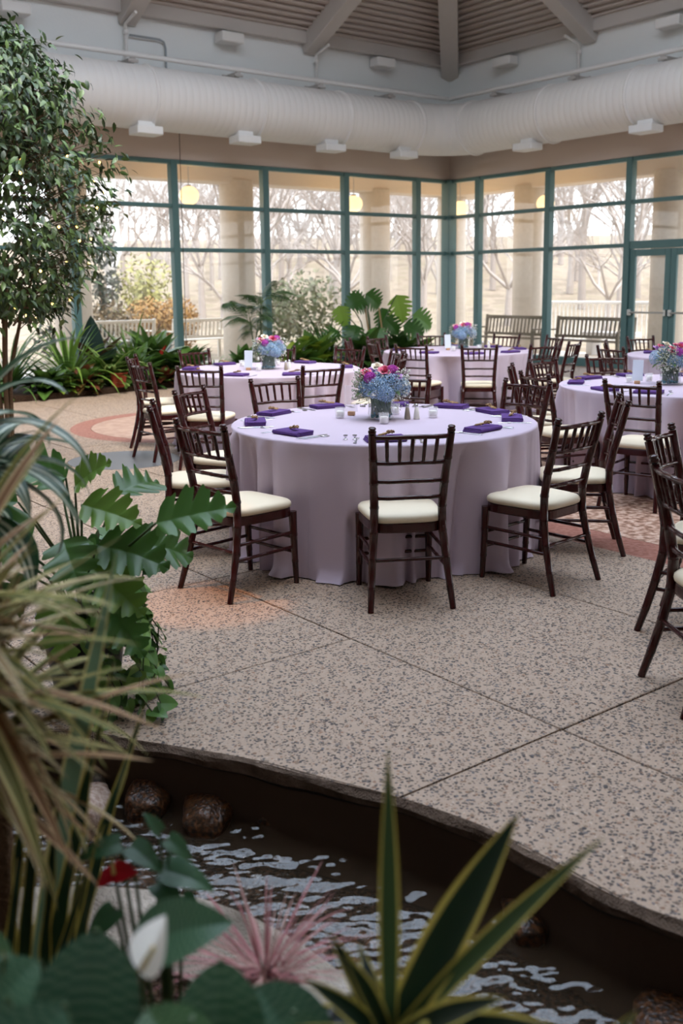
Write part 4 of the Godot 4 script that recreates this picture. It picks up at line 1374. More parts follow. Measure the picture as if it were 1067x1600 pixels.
func chair_list() -> Array:
	# finial midpoint (x, z), facing angle in degrees (x to z) or 999 to face the table
	var list := [
		["main", -5.71, 5.69, -60.0, "mahogany chair squarely in front of the nearest lilac table, its back to the viewer"],
		["main", -4.80, 5.96, -95.0, "mahogany chair right of the nearest chair, turned three-quarter with its ivory seat showing"],
		["main", -3.96, 5.60, 999.0, "mahogany chair behind the three-quarter one, back seen edge-on, at the front table's right"],
		["main", -3.53, 4.47, 176.0, "mahogany chair with warm lit rails at the right rear of the front table"],
		["main", -3.87, 3.54, 999.0, "mahogany chair behind the front table, half hidden by its flowers"],
		["main", -4.72, 3.06, 999.0, "mahogany chair behind the front table, left of its flowers and nearer than the other"],
		["main", -5.55, 3.26, 59.0, "mahogany chair at the front table's rear left, angled, above two ivory seats"],
		["main", -6.16, 3.89, 999.0, "mahogany chair seen edge-on at the far left of the front table"],
		["main", -6.37, 4.82, -8.0, "mahogany chair at the front table's left, a lobed green leaf in front of its seat"],
		["left", -4.35, -0.05, 999.0, "mahogany chair farthest left, seen edge-on behind its neighbour by the red floor ring"],
		["left", -4.69, 0.81, 999.0, "mahogany chair second from the left at the back left table, beside the red floor ring"],
		["left", -4.56, 1.67, -44.0, "mahogany chair at the front of the back left table, above the grey floor disc"],
		["left", -3.73, 2.34, -80.0, "mahogany chair between the front table and the back left table, its back to the viewer"],
		["left", -2.48, 1.93, 999.0, "mahogany chair edge-on right of the back left table, above the front table's flowers"],
		["left", -2.01, 1.33, 999.0, "mahogany chair at the right of the back left table, behind the edge-on one"],
		["left", -1.90, 0.40, 999.0, "mahogany chair at the back left table's rear right, before the cut-leaf plants"],
		["left", -2.42, -0.28, 999.0, "mahogany chair behind the back left table, mostly hidden by that table's flowers"],
		["left", -3.41, -0.44, 999.0, "mahogany chair behind the back left table, facing out beside the red leaved plant"],
		["corner", -0.78, 1.31, -45.0, "mahogany chair in front of the corner table, its back to the viewer and seat clear"],
		["corner", -1.24, 0.68, 999.0, "mahogany chair left of the front one at the corner table, above the front table's flowers"],
		["corner", -1.03, -0.26, 999.0, "mahogany chair at the left end of the corner table, angled"],
		["corner", -0.92, -0.89, 999.0, "mahogany chair left of the corner table, edge-on before the cut-leaf plants"],
		["corner", -0.23, -1.13, 999.0, "mahogany chair at the rear left of the corner table, under the cut-leaf plants"],
		["corner", 0.74, -1.11, 999.0, "mahogany chair behind the corner table, left of that table's flowers"],
		["corner", 1.25, -0.16, 999.0, "mahogany chair behind the corner table, right of its flowers, before a slatted bench"],
		["corner", 1.35, 0.59, 999.0, "mahogany chair at the corner table's right, in front of the mullion between the benches"],
		["corner", 0.51, 1.60, 999.0, "mahogany chair seen edge-on with pale lit rails, right of the corner table"],
		["corner", -0.14, 1.69, 999.0, "mahogany chair at the corner table's front right, left of the pale edge-on one"],
		["right", -3.06, 5.0, -15.0, "mahogany chair in front of the right hand table, its back to the viewer"],
		["right", -3.06, 4.12, 999.0, "mahogany chair at the right hand table's left, directly behind the warm lit chair"],
		["right", -2.62, 3.48, 999.0, "mahogany chair at the right hand table's left rear, posts above the warm lit chair"],
		["right", -1.90, 3.20, 999.0, "mahogany chair left behind the right hand table, above the warm lit chair"],
		["right", -1.07, 3.26, 999.0, "mahogany chair behind the right hand table, spindles against the glass door jamb"],
		["door", 0.75, 1.86, 999.0, "mahogany chair edge-on with a pale lit top rail, left of the farthest table"],
		["door", -0.05, 2.53, 999.0, "mahogany chair in front of the farthest table's left, overlapping the edge-on one"],
		["door", 1.84, 1.55, 999.0, "mahogany chair at the farthest table, in front of the glass door"],
		["", -4.91, 6.51, 71.0, "mahogany chair at the right edge, farther of the two turned away"],
		["", -5.66, 7.09, 33.0, "mahogany chair at the right edge, nearest the viewer, cut off by the frame"]]
	return list

func chairs():
	var list := chair_list()
	var proto := make_chair()
	for i in list.size():
		var a: Array = list[i]
		var fm := Vector2(a[1], a[2])
		var d := Vector2.ZERO
		if a[3] > 900.0: d = (TABLES[a[0]] - fm).normalized()
		else: d = Vector2.from_angle(deg_to_rad(a[3]))
		var c = fm + d * 0.272
		var g := "mahogany chairs round the lilac tables"
		if i == 0:
			proto.position = Vector3(c.x, 0, c.y)
			proto.rotation.y = face_turn(d)
			tag(proto, a[4], "", g)
		else: dup(proto, a[4], Vector3(c.x, 0, c.y), face_turn(d), g)

# ---------------------------------------------------------------- things on the tables
func napkinmesh() -> ArrayMesh:
	var b := Mb.new()
	for i in 3:
		var y := 0.0045 + 0.0082 * i
		b.box(Vector3(0.003 * (i - 1), y, -0.003 * i), Vector3(0.215 - 0.004 * i, 0.008, 0.122 - 0.006 * i), 0.0034, Basis(Vector3.UP, 0.02 * (i - 1)))
	# the fold along the front edge
	b.tube([Vector3(-0.105, 0.0125, 0.056), Vector3(0.105, 0.0125, 0.056)], [0.0115], 10)
	return b.mesh(M.napkin)

func sprig() -> Node3D:
	var o := thing("dried_sprig", "sprig", "sprig")
	var b := Mb.new()
	for i in 9:
		var a := rng.randf_range(-0.35, 0.35)
		var e := rng.randf_range(0.035, 0.06)
		b.tube([Vector3(-e * 0.9, 0.005 + 0.003 * (i % 3), -0.02 * a), Vector3(0, 0.009 + 0.003 * (i % 3), 0.002 * i - 0.008), Vector3(e, 0.012 + rng.randf() * 0.01, e * a)], [0.0022, 0.003, 0.0014], 5)
	put("stalks", b.mesh(M.twig), o)
	var p := Mb.new()
	p.smooth(true)
	for i in 16:
		var q := Vector3(rng.randf_range(0.01, 0.06), 0.014 + rng.randf() * 0.012, rng.randf_range(-0.018, 0.018))
		p.lathe([Vector2(0, -0.006), Vector2(0.005, -0.002), Vector2(0.004, 0.004), Vector2(0, 0.008)], 6, Transform3D(Basis(Vector3(rng.randfn(), rng.randfn(), rng.randfn()).normalized(), rng.randf() * 3.0), q))
	put("seed_heads", p.mesh(sm(c8(150, 118, 84), 0.9)), o)
	put("tie", tubemesh([Vector3(-0.012, 0.004, -0.012), Vector3(-0.012, 0.018, 0.0), Vector3(-0.012, 0.004, 0.012)], [0.0025], M.woodblock, 5), o)
	return o

func flatware(kind: int) -> ArrayMesh: # lies along z, business end at -z
	var b := Mb.new()
	var w := []
	match kind:
		0: w = [[0.095, 0.0085], [0.08, 0.0095], [0.02, 0.005], [-0.03, 0.0035], [-0.05, 0.009], [-0.062, 0.0115]]
		1: w = [[0.105, 0.008], [0.09, 0.009], [0.02, 0.006], [0.0, 0.007], [-0.03, 0.0095], [-0.09, 0.0095], [-0.112, 0.002]]
		2: w = [[0.09, 0.008], [0.075, 0.009], [0.02, 0.005], [-0.03, 0.0035], [-0.045, 0.012], [-0.065, 0.0175], [-0.085, 0.011]]
	for i in w.size() - 1:
		var z0: float = w[i][0]
		var z1: float = w[i + 1][0]
		var y0: float = 0.003 + (0.004 if kind != 1 and i in [3] else 0.0)
		b.quad_out(Vector3(-w[i][1], y0, z0), Vector3(w[i][1], y0, z0), Vector3(w[i + 1][1], y0, z1), Vector3(-w[i + 1][1], y0, z1), Vector3.UP)
		for s in [-1.0, 1.0]:
			b.quad_out(Vector3(s * w[i][1], y0, z0), Vector3(s * w[i + 1][1], y0, z1), Vector3(s * w[i + 1][1], 0.0005, z1), Vector3(s * w[i][1], 0.0005, z0), Vector3(s, 0, 0))
	if kind == 0:
		for i in 4: b.box(Vector3(-0.0085 + 0.0057 * i, 0.002, -0.082), Vector3(0.003, 0.002, 0.042), 0.0005)
	return b.mesh(M.silver)

func votive() -> Node3D:
	var o := thing("votive_glass", "votive", "candle holder")
	put("glass_cup", lathemesh([Vector2(0, 0.002), Vector2(0.026, 0.002), Vector2(0.029, 0.006), Vector2(0.031, 0.066), Vector2(0.0295, 0.067), Vector2(0.027, 0.066), Vector2(0.026, 0.014)], M.clear, 20), o)
	put("candle", lathemesh([Vector2(0, 0.008), Vector2(0.024, 0.008), Vector2(0.024, 0.042), Vector2(0.02, 0.045), Vector2(0, 0.043)], sm(c8(236, 234, 226), 0.5), 16), o)
	return o

func shaker(m: Material) -> Node3D:
	var o := thing("shaker", "shaker", "shaker")
	put("body", lathemesh([Vector2(0, 0.0), Vector2(0.019, 0.0), Vector2(0.02, 0.006), Vector2(0.016, 0.04), Vector2(0.011, 0.075), Vector2(0, 0.077)], m, 16), o)
	put("cap", lathemesh([Vector2(0.0, 0.075), Vector2(0.0115, 0.075), Vector2(0.0125, 0.083), Vector2(0.009, 0.093), Vector2(0, 0.096)], M.silver, 16), o)
	return o

func florets(n: int, r: float, c1: Color, c2: Color, size: float) -> ArrayMesh:
	var b := Mb.new()
	b.smooth(false)
	for i in n:
		var y := 1.0 - 1.5 * (i + 0.5) / n
		var a := i * 2.39996
		var q := sqrt(max(0.0, 1.0 - y * y))
		var d := Vector3(cos(a) * q, y, sin(a) * q)
		var p := d * r * rng.randf_range(0.9, 1.06)
		var u := d.cross(Vector3(rng.randfn(), rng.randfn(), rng.randfn())).normalized()
		var w := d.cross(u)
		b.col = c1.lerp(c2, rng.randf()).srgb_to_linear()
		for k in 4:
			var e := u * cos(k * PI / 2) + w * sin(k * PI / 2)
			var f := u * cos(k * PI / 2 + PI / 2) + w * sin(k * PI / 2 + PI / 2)
			b.quad_out(p, p + e * size * 0.75 + (f) * size * 0.35 + d * size * 0.25, p + (e + f) * size * 0.72 + d * size * 0.1, p + f * size * 0.75 + e * size * 0.35 + d * size * 0.25, d)
	return b.mesh(M.petal)

func rose(r: float, c1: Color, c2: Color) -> ArrayMesh:
	var b := Mb.new()
	for ring in 4:
		var rr := r * (0.35 + 0.22 * ring)
		var n := 3 + ring
		for k in n:
			var a0 := TAU * k / n + ring * 0.7
			var da := TAU / n * 0.62
			b.col = c1.lerp(c2, rng.randf() * 0.6 + 0.12 * ring).srgb_to_linear()
			b.smooth(true)
			var g := []
			for i in 5:
				var row := []
				for j in 5:
					var a := a0 + da * (j / 2.0 - 1.0)
					var t := i / 4.0
					var rad: float = rr * (0.35 + 0.75 * t + (0.22 * ring * t * t * 0.4))
					var h: float = r * (1.1 * t - 0.16 * ring * t * t) - r * 0.4 - r * 0.16 * abs(j - 2) * t
					row.append(Vector3(cos(a) * rad, h, sin(a) * rad))
				g.append(row)
			for i in 4:
				for j in 4: b.quad(g[i][j], g[i][j + 1], g[i + 1][j + 1], g[i + 1][j])
	return b.mesh(M.petal)

func bouquet() -> Node3D:
	var o := thing("flower_bouquet", "bouquet", "flowers")
	o.scale = Vector3.ONE * 1.1
	var blue1 := c8(132, 164, 198)
	var blue2 := c8(190, 208, 224)
	var st := Mb.new()
	var hubs := []
	# local +z faces the viewer; origin at the vase rim
	for h in [[-0.02, 0.045, 0.1, 0.062], [0.05, 0.07, 0.075, 0.058], [-0.075, 0.045, 0.05, 0.05], [0.02, 0.02, 0.12, 0.045], [0.105, 0.045, 0.02, 0.055], [0.0, 0.09, -0.03, 0.06], [0.06, 0.05, -0.09, 0.055], [-0.06, 0.06, -0.08, 0.055]]:
		var p := Vector3(h[0], h[1], h[2])
		put("hydrangea_head", florets(80, h[3], blue1, blue2 if h[0] < 0.09 else c8(226, 236, 234), 0.015), o, Transform3D(Basis(Vector3.UP.cross(p).normalized(), 0.5) if p.length() > 0 else Basis(), p))
		hubs.append(p)
	for h in [[0.02, 0.145, 0.06, 0.036, 0], [-0.085, 0.135, 0.04, 0.028, 0], [-0.1, 0.115, 0.03, 0.022, 0], [0.09, 0.11, 0.07, 0.026, 1], [0.075, 0.15, 0.0, 0.02, 0], [-0.02, 0.16, -0.03, 0.03, 2], [0.04, 0.135, -0.09, 0.032, 0], [-0.05, 0.13, -0.09, 0.028, 1]]:
		var p := Vector3(h[0], h[1], h[2])
		var cc: Array = [[c8(204, 70, 108), c8(232, 156, 168)], [c8(178, 128, 190), c8(208, 168, 216)], [c8(238, 226, 206), c8(248, 240, 226)]][h[4]]
		put("rose", rose(h[3] * 0.85, cc[0], cc[1]), o, Transform3D(Basis(Vector3.RIGHT, 0.5) * Basis(Vector3.UP, h[0] * 30), p))
		hubs.append(p)
	for h in [[-0.065, 0.105, 0.075], [0.06, 0.14, 0.05]]:
		var p := Vector3(h[0], h[1], h[2])
		put("carnation", florets(60, 0.03, c8(168, 50, 160), c8(206, 100, 196), 0.012), o, Transform3D(Basis(Vector3.RIGHT, 0.5), p))
		hubs.append(p)
	var bb := Mb.new()
	bb.smooth(false)
	for i in 460:
		var a: float = rng.randf_range(2.4, 3.9) if i % 3 else rng.randf_range(-0.8, 0.9)
		if i % 7 == 0: a = rng.randf() * TAU
		var rr := rng.randf_range(0.09, 0.165)
		var p := Vector3(cos(a) * rr, rng.randf_range(-0.02, 0.15) - (0.05 if i % 5 == 0 else 0.0), sin(a) * rr * 0.8 + 0.02)
		bb.col = [lin(238, 236, 226), lin(214, 214, 200), lin(170, 178, 150)][i % 3]
		var s := rng.randf_range(0.0035, 0.007)
		for f in [Vector3(1, 1, 1), Vector3(-1, 1, 1), Vector3(1, 1, -1), Vector3(-1, 1, -1), Vector3(1, -1, 1), Vector3(-1, -1, 1), Vector3(1, -1, -1), Vector3(-1, -1, -1)]:
			bb.tri_out(p + Vector3(f.x * s, 0, 0), p + Vector3(0, f.y * s, 0), p + Vector3(0, 0, f.z * s), f)
		bb.col = lin(120, 132, 96)
		bb.tube([p * 0.45, p], [0.0007], 3, false)
	put("filler_blossom", bb.mesh(M.petal), o).set_meta("kind", "stuff")
	var lm := leafmesh("ovate", 0.42, 0.5, 0.15, 0, lin(96, 122, 72), lin(140, 160, 104), 8)
	for i in 16:
		var a := TAU * i / 16.0 + rng.randf() * 0.3
		var dir := Vector3(cos(a), rng.randf_range(-0.45, 0.35), sin(a))
		leaf(o, lm, Vector3(cos(a) * 0.09, 0.02 + 0.04 * rng.randf(), sin(a) * 0.09), dir * rng.randf_range(0.06, 0.09), Vector3.UP)
	for p in hubs: st.tube([Vector3(p.x * 0.45, -0.105, -p.z * 0.45), Vector3(-p.x * 0.2, -0.03, -p.z * 0.1), p], [0.004], 5, false)
	for i in 60:
		var a := rng.randf() * TAU
		st.tube([Vector3(cos(a) * 0.055, -0.105, sin(a) * 0.055), Vector3(cos(a + 0.7) * 0.058, -0.01, sin(a + 0.7) * 0.058)], [0.0042], 5, false)
	put("stems", st.mesh(M.stem), o)
	return o

func vase() -> Node3D:
	var o := thing("glass_vase", "vase", "vase")
	var prof := [Vector2(0, 0.004), Vector2(0.07, 0.004), Vector2(0.079, 0.01), Vector2(0.083, 0.04), Vector2(0.08, 0.09), Vector2(0.083, 0.138), Vector2(0.081, 0.14)]
	put("glass_wall", lathemesh(prof, M.vase, 28), o)
	put("rim", lathemesh([Vector2(0.08, 0.137), Vector2(0.0835, 0.138), Vector2(0.084, 0.141), Vector2(0.08, 0.142), Vector2(0.08, 0.137)], M.clear, 28), o)
	var b := Mb.new()
	for i in 60:
		var a := rng.randf() * TAU
		var r := sqrt(rng.randf()) * 0.064
		b.lathe([Vector2(0, -0.008), Vector2(0.01, -0.002), Vector2(0.009, 0.005), Vector2(0, 0.009)], 7, Transform3D(Basis(Vector3(1, 0, 1).normalized(), rng.randf() * 3.0), Vector3(cos(a) * r, 0.016 + rng.randf() * 0.02, sin(a) * r)))
	put("glass_beads", b.mesh(M.bluewater), o).set_meta("kind", "stuff")
	return o

func table_things():
	var tn := {"main": "front table", "left": "back left table", "corner": "corner table", "right": "right hand table", "door": "farthest table"}
	var top := 0.763
	# centrepieces
	var v0 := vase()
	var b0 := bouquet()
	var vp := {"main": Vector2(-4.9, 4.5), "left": Vector2(-3.27, 0.81), "corner": Vector2(0.32, -0.05), "right": Vector2(-1.82, 4.47)}
	var k := 0
	var to_view := face_turn(Vector2(-0.6, 0.78))
	for id in vp:
		var p: Vector2 = vp[id]
		var vl: String = "round glass vase with green stems and blue beads on the %s" % tn[id]
		var bl: String = "bouquet of blue hydrangea, pink roses and white filler on the %s" % tn[id]
		var turn = to_view + [0.0, 0.5, -0.4, 0.9][k]
		if k == 0:
			v0.position = Vector3(p.x, top, p.y)
			b0.position = Vector3(p.x, top + 0.148, p.y)
			b0.rotation.y = turn
			tag(v0, vl, "", "centrepiece vases")
			tag(b0, bl, "", "centrepiece bouquets")
		else:
			dup(v0, vl, Vector3(p.x, top, p.y), 0.0, "centrepiece vases")
			dup(b0, bl, Vector3(p.x, top + 0.148, p.y), turn, "centrepiece bouquets")
		k += 1
	# number cards in wooden blocks
	var cards := {"main": [Vector2(-4.93, 4.24), 0.62 + PI / 2], "left": [Vector2(-3.5, 0.79), -0.9], "corner": [Vector2(-0.02, 0.02), -0.3], "right": [Vector2(-1.98, 4.27), -1.1]}
	for id in cards:
		var o := thing("card_stand", "slim clear card upright in a small wooden block on the %s" % tn[id], "card stand", Vector3(cards[id][0].x, top, cards[id][0].y), cards[id][1], "card stands")
		var wb := put("wood_block", boxmesh(Vector3(0.045, 0.026, 0.028), M.woodblock, 0.003, Vector3(0, 0.013, 0)), o)
		put("card", boxmesh(Vector3(0.085, 0.17, 0.003), M.clear if id == "main" else M.card, 0.001, Vector3(0, 0.11, 0)), wb, Transform3D(Basis(Vector3.RIGHT, -0.1), Vector3.ZERO))
	# candle glasses
	var vo := votive()
	var vl := [["main", -5.06, 4.29, "left of the vase, beside the wooden block"], ["main", -5.03, 4.68, "directly in front of the vase"], ["main", -4.62, 4.67, "right of the salt and pepper"], ["main", -4.69, 4.39, "half hidden behind the vase"],
		["left", -3.3, 0.36, "behind the tilted card"], ["left", -3.47, 0.93, "between card and vase"], ["left", -2.95, 0.5, "right of the vase"],
		["corner", -0.1, 0.2, "left of the card"], ["corner", 0.25, 0.3, "in front of the vase"], ["right", -1.92, 4.15, "left of the card"], ["right", -1.72, 4.2, "right of the card, beside the vase"]]
	for i in vl.size():
		var a: Array = vl[i]
		var l: String = "clear votive glass on the %s, %s" % [tn[a[0]], a[3]]
		if i == 0:
			vo.position = Vector3(a[1], top, a[2])
			tag(vo, l, "", "votive glasses")
		else: dup(vo, l, Vector3(a[1], top, a[2]), 0.0, "votive glasses")
	# salt and pepper
	var pp := shaker(M.pepper)
	var sp := shaker(M.salt)
	var sl := [["main", Vector2(-4.79, 4.62), Vector2(-4.745, 4.655)], ["left", Vector2(-3.22, 1.04), Vector2(-3.13, 0.97)], ["corner", Vector2(0.5, 0.12), Vector2(0.57, 0.16)]]
	for i in sl.size():
		var a: Array = sl[i]
		for j in 2:
			var l: String = "%s shaker with silver cap beside the vase on the %s" % [["grey pepper", "white salt"][j], tn[a[0]]]
			var src: Node3D = [pp, sp][j]
			if i == 0:
				src.position = Vector3(a[1 + j].x, top, a[1 + j].y)
				tag(src, l, "", "salt and pepper shakers")
			else: dup(src, l, Vector3(a[1 + j].x, top, a[1 + j].y), 0.0, "salt and pepper shakers")
	var hm := lathemesh([Vector2(0, 0), Vector2(0.013, 0), Vector2(0.011, 0.004), Vector2(0.004, 0.007), Vector2(0.004, 0.012), Vector2(0.012, 0.02), Vector2(0.013, 0.026), Vector2(0.0, 0.022)], M.silver, 14)
	for i in 3:
		var o := put("place_holder", hm)
		var q: Vector2 = [Vector2(-5.59, 5.02), Vector2(-5.55, 5.05), Vector2(-2.45, 4.9)][i]
		o.position = Vector3(q.x, top, q.y)
		tag(o, ["tiny silver holder near the front table's edge, left one of the pair", "tiny silver holder near the front table's edge, right one of the pair", "tiny silver holder near the edge of the right hand table"][i], "holder", "tiny silver holders")
	# napkins with a dried sprig, and the flatware of the front table
	var np := napkinmesh()
	var sg := sprig()
	var fm := flatware(0)
	var km := flatware(1)
	var pm := flatware(2)
	var places := [
		["main", -5.47, 5.21, "at the nearest chair"], ["main", -4.80, 5.27, "at the three-quarter turned chair"], ["main", -4.34, 5.07, "foremost of three on the right"], ["main", -4.13, 4.76, "middle of three on the right"], ["main", -4.14, 4.37, "rearmost of three on the right"],
		["main", -4.36, 3.98, "behind the vase"], ["main", -4.79, 3.78, "at the back, left of the flowers"], ["main", -5.27, 3.84, "at the rear left"], ["main", -5.6, 4.15, "farthest left on the table"], ["main", -5.68, 4.66, "at the front left"],
		["left", -4.0, 1.3, "at its front chair"], ["left", -3.3, -0.05, "at the back"], ["left", -4.03, 0.71, "at the left, nearer of two"], ["left", -3.86, 0.26, "at the left, farther of two"], ["left", -3.5, 1.6, "at the front right"], ["left", -2.58, 1.24, "at the right"], ["left", -2.5, 0.42, "at the back right"],
		["corner", -0.5, -0.4, "at the left"], ["corner", -0.6, 0.3, "at the front left"], ["corner", -0.35, 0.8, "at the front chair"], ["corner", 0.15, 0.92, "at the front right"], ["corner", 0.75, 0.05, "at the right rear"], ["corner", 0.7, 0.6, "at the right"], ["corner", 0.55, -0.45, "behind the flowers"],
		["right", -2.29, 3.9, "at the left rear chair"], ["right", -1.9, 3.7, "at the rear, left of the card"], ["right", -2.58, 4.4, "at the left"], ["right", -2.5, 4.75, "at the front chair"], ["right", -1.4, 3.75, "at the rear, behind the flowers"], ["right", -1.1, 4.08, "at the right rear"],
		["door", 1.16, 2.17, "in front of the glass door"]]
	for i in places.size():
		var a: Array = places[i]
		var p := Vector2(a[1], a[2])
		var c: Vector2 = TABLES[a[0]]
		var out := (p - c).normalized()
		var rr: float = min((p - c).length(), 0.79)
		p = c + out * rr
		var turn := face_turn(out) + rng.randf_range(-0.25, 0.25)
		var n := put("napkin", np)
		n.position = Vector3(p.x, top, p.y)
		n.rotation.y = turn
		tag(n, "folded purple napkin on the %s, %s" % [tn[a[0]], a[3]], "napkin", "purple napkins")
		var l: String = "tan dried sprig on %s napkin, %s" % [tn[a[0]], a[3]]
		var sp3 := Vector3(p.x, top + 0.026, p.y)
		if i == 0:
			sg.position = sp3
			sg.rotation.y = turn + 0.4
			tag(sg, l, "", "dried sprigs")
		else: dup(sg, l, sp3, turn + rng.randf_range(-0.7, 0.7), "dried sprigs")
		if a[0] in ["main", "left", "right"]:
			var side := Vector2(-out.y, out.x)
			for q in [[fm, "dinner_fork", "silver fork", 0.155, "fork"], [km, "dinner_knife", "silver knife", -0.155, "knife"], [pm, "tea_spoon", "silver spoon", -0.19, "spoon"]]:
				if a[0] != "main" and q[2] != "silver knife": continue
				var w: Vector2 = p + side * q[3]
				if (w - c).length() > 0.83: w = c + (w - c).normalized() * 0.8
				var f := put(q[1], q[0])
				f.position = Vector3(w.x, top, w.y)
				f.rotation.y = face_turn(out) + rng.randf_range(-0.12, 0.12)
				tag(f, "%s by the %s napkin, %s" % [q[2], tn[a[0]], a[3]], q[4], "flatware")

# ---------------------------------------------------------------- plants
# A leaf of unit length along +z, its upper face +y, curving towards -y by bend (radians)
func leafmesh(kind: String, width: float, bend: float, fold: float, pat: int, c1: Color, c2: Color, rows: int, mat: Material = null, wave := 0.0) -> ArrayMesh:
	var b := Mb.new()
	b.smooth(true)
	var cols := [-1.0, -0.5, 0.0, 0.5, 1.0]
	match pat:
		0: cols = [-1.0, -0.45, -0.05, 0.0, 0.05, 0.45, 1.0]
		1: cols = [-1.0, -0.76, -0.72, 0.0, 0.72, 0.76, 1.0]
		2: cols = [-1.0, -0.6, -0.5, -0.1, 0.1, 0.5, 0.6, 1.0]
		3: cols = [-1.0, -0.5, -0.45, -0.25, -0.2, 0.0, 0.2, 0.25, 0.45, 0.5, 1.0]
		4: cols = [-1.0, -0.7, -0.4, -0.03, 0.0, 0.03, 0.4, 0.7, 1.0]
	var color := func(s: float, t: float) -> Color:
		var a: float = abs(s)
		match pat:
			0: return c2 if a < 0.03 else c1
			1: return c2 if a > 0.74 else c1
			2: return c2 if a > 0.55 else c1 if a > 0.05 else c1.lerp(c2, 0.25)
			3: return c2 if (a > 0.22 and a < 0.48) or a > 0.9 else c1
			4: return c2 if a < 0.01 else c1.lerp(c2, 0.32 * (0.5 + 0.5 * sin((t * 1.0 - a * 0.35) * 150.0)))
		return c1
	var pos := Vector3.ZERO
	var ang := 0.0
	var grid := []
	var h := 1.0 / rows
	for i in rows + 1:
		var t := i * h
		var w := 0.0
		var fwd := 0.0
		match kind:
			"strap": w = 0.5 * width * min(1.0, 0.45 + 3.0 * t) * pow(max(0.0, 1.0 - pow(t, 2.6)), 0.9)
			"sword": w = 0.5 * width * (0.55 + 1.4 * t * (1.0 - t) * 1.5) * pow(max(0.0, 1.0 - pow(t, 3.5)), 0.8)
			"ovate":
				w = 0.5 * width * pow(sin(PI * pow(clamp(t, 0.0, 1.0), 0.72)), 0.85)
				fwd = 0.1
			"heart":
				w = 0.5 * width * pow(sin(PI * pow(clamp(t * 0.93 + 0.07, 0.0, 1.0), 0.52)), 0.9)
				fwd = -0.25 * (1.0 - t * 2.0)
			"lobed":
				var env := 0.5 * width * pow(sin(PI * pow(clamp(t * 0.94 + 0.06, 0.0, 1.0), 0.6)), 0.8)
				var l: float = abs(sin(t * PI * 4.5 + 0.5))
				w = env * (0.42 + 0.58 * pow(l, 0.8)) * (1.0 + 0.09 * sin(t * PI * 18.0))
				fwd = 0.5
			"monstera":
				var env := 0.5 * width * pow(sin(PI * pow(clamp(t * 0.92 + 0.08, 0.0, 1.0), 0.55)), 0.75)
				var l: float = abs(sin(t * PI * 6.5 + 0.5))
				w = env * (0.3 + 0.7 * pow(l, 0.5))
				fwd = 0.4
		if i == rows: w = 0.0004
		var n := Vector3(0, cos(ang), sin(ang))
		var d := Vector3(0, -sin(ang), cos(ang))
		var row := []
		for s in cols:
			var side: float = s * w
			var a: float = abs(s)
			var rip: float = wave * width * sin(t * 26.0 + (2.0 if s > 0 else 0.0)) * a
			var p: Vector3 = pos + Vector3(side, 0, 0) + n * (fold * abs(side) + rip) + d * (fwd * w * a)
			row.append(p)
		grid.append(row)
		ang += bend * h * (0.35 + 1.3 * t)
		pos += Vector3(0, -sin(ang), cos(ang)) * h
	for i in rows:
		for j in cols.size() - 1:
			var ca: float = cols[j]
			var cb: float = cols[j + 1]
			var mid := (ca + cb) * 0.5
			var k: Color = color.call(mid if pat != 0 and pat != 4 else (ca if abs(ca) > abs(cb) else cb), (i + 0.5) * h)
			b.col = k
			b.quad_out(grid[i][j], grid[i][j + 1], grid[i + 1][j + 1], grid[i + 1][j], Vector3.UP if bend < 1.4 else Vector3(0, 1, 0.6 * i / rows))
	return b.mesh(mat if mat else M.leaf)

func leaf(parent: Node, me: Mesh, base: Vector3, along: Vector3, normal: Vector3, called := "leaf") -> MeshInstance3D:
	var z := along.normalized()
	var x := normal.cross(z).normalized()
	var y := z.cross(x)
	var l := along.length()
	var o := MeshInstance3D.new()
	o.name = called
	o.mesh = me
	o.transform = Transform3D(Basis(x * l, y * l, z * l), base)
	parent.add_child(o, true)
	return o

func rosette(o: Node3D, meshes: Array, n: int, lmin: float, lmax: float, e0: float, e1: float, y0: float, y1: float, r := rng, az0 := 0.0, az1 := TAU):
	for i in n:
		var u := (i + 0.5) / n
		var a: float = az0 + fmod(i * 2.39996, TAU) / TAU * (az1 - az0) + r.randf_range(-0.2, 0.2)
		var e: float = lerp(e0, e1, u) + r.randf_range(-0.12, 0.12)
		var out := Vector3(cos(a), 0, sin(a))
		var d := out * cos(e) + Vector3.UP * sin(e)
		var nn := -out * sin(e) + Vector3.UP * cos(e)
		leaf(o, meshes[i % meshes.size()], Vector3(0, lerp(y0, y1, r.randf()), 0) + out * 0.012, d * r.randf_range(lmin, lmax), nn)

func potmesh(r: float, h: float, m: Material) -> ArrayMesh:
	return lathemesh([Vector2(0, 0), Vector2(r * 0.72, 0), Vector2(r * 0.76, 0.01), Vector2(r * 0.78, h * 0.16), Vector2(r * 0.74, h * 0.17), Vector2(r * 0.95, h * 0.9), Vector2(r * 1.04, h * 0.91), Vector2(r * 1.05, h), Vector2(r * 0.96, h), Vector2(r * 0.92, h * 0.88), Vector2(0, h * 0.86)], m, 28)

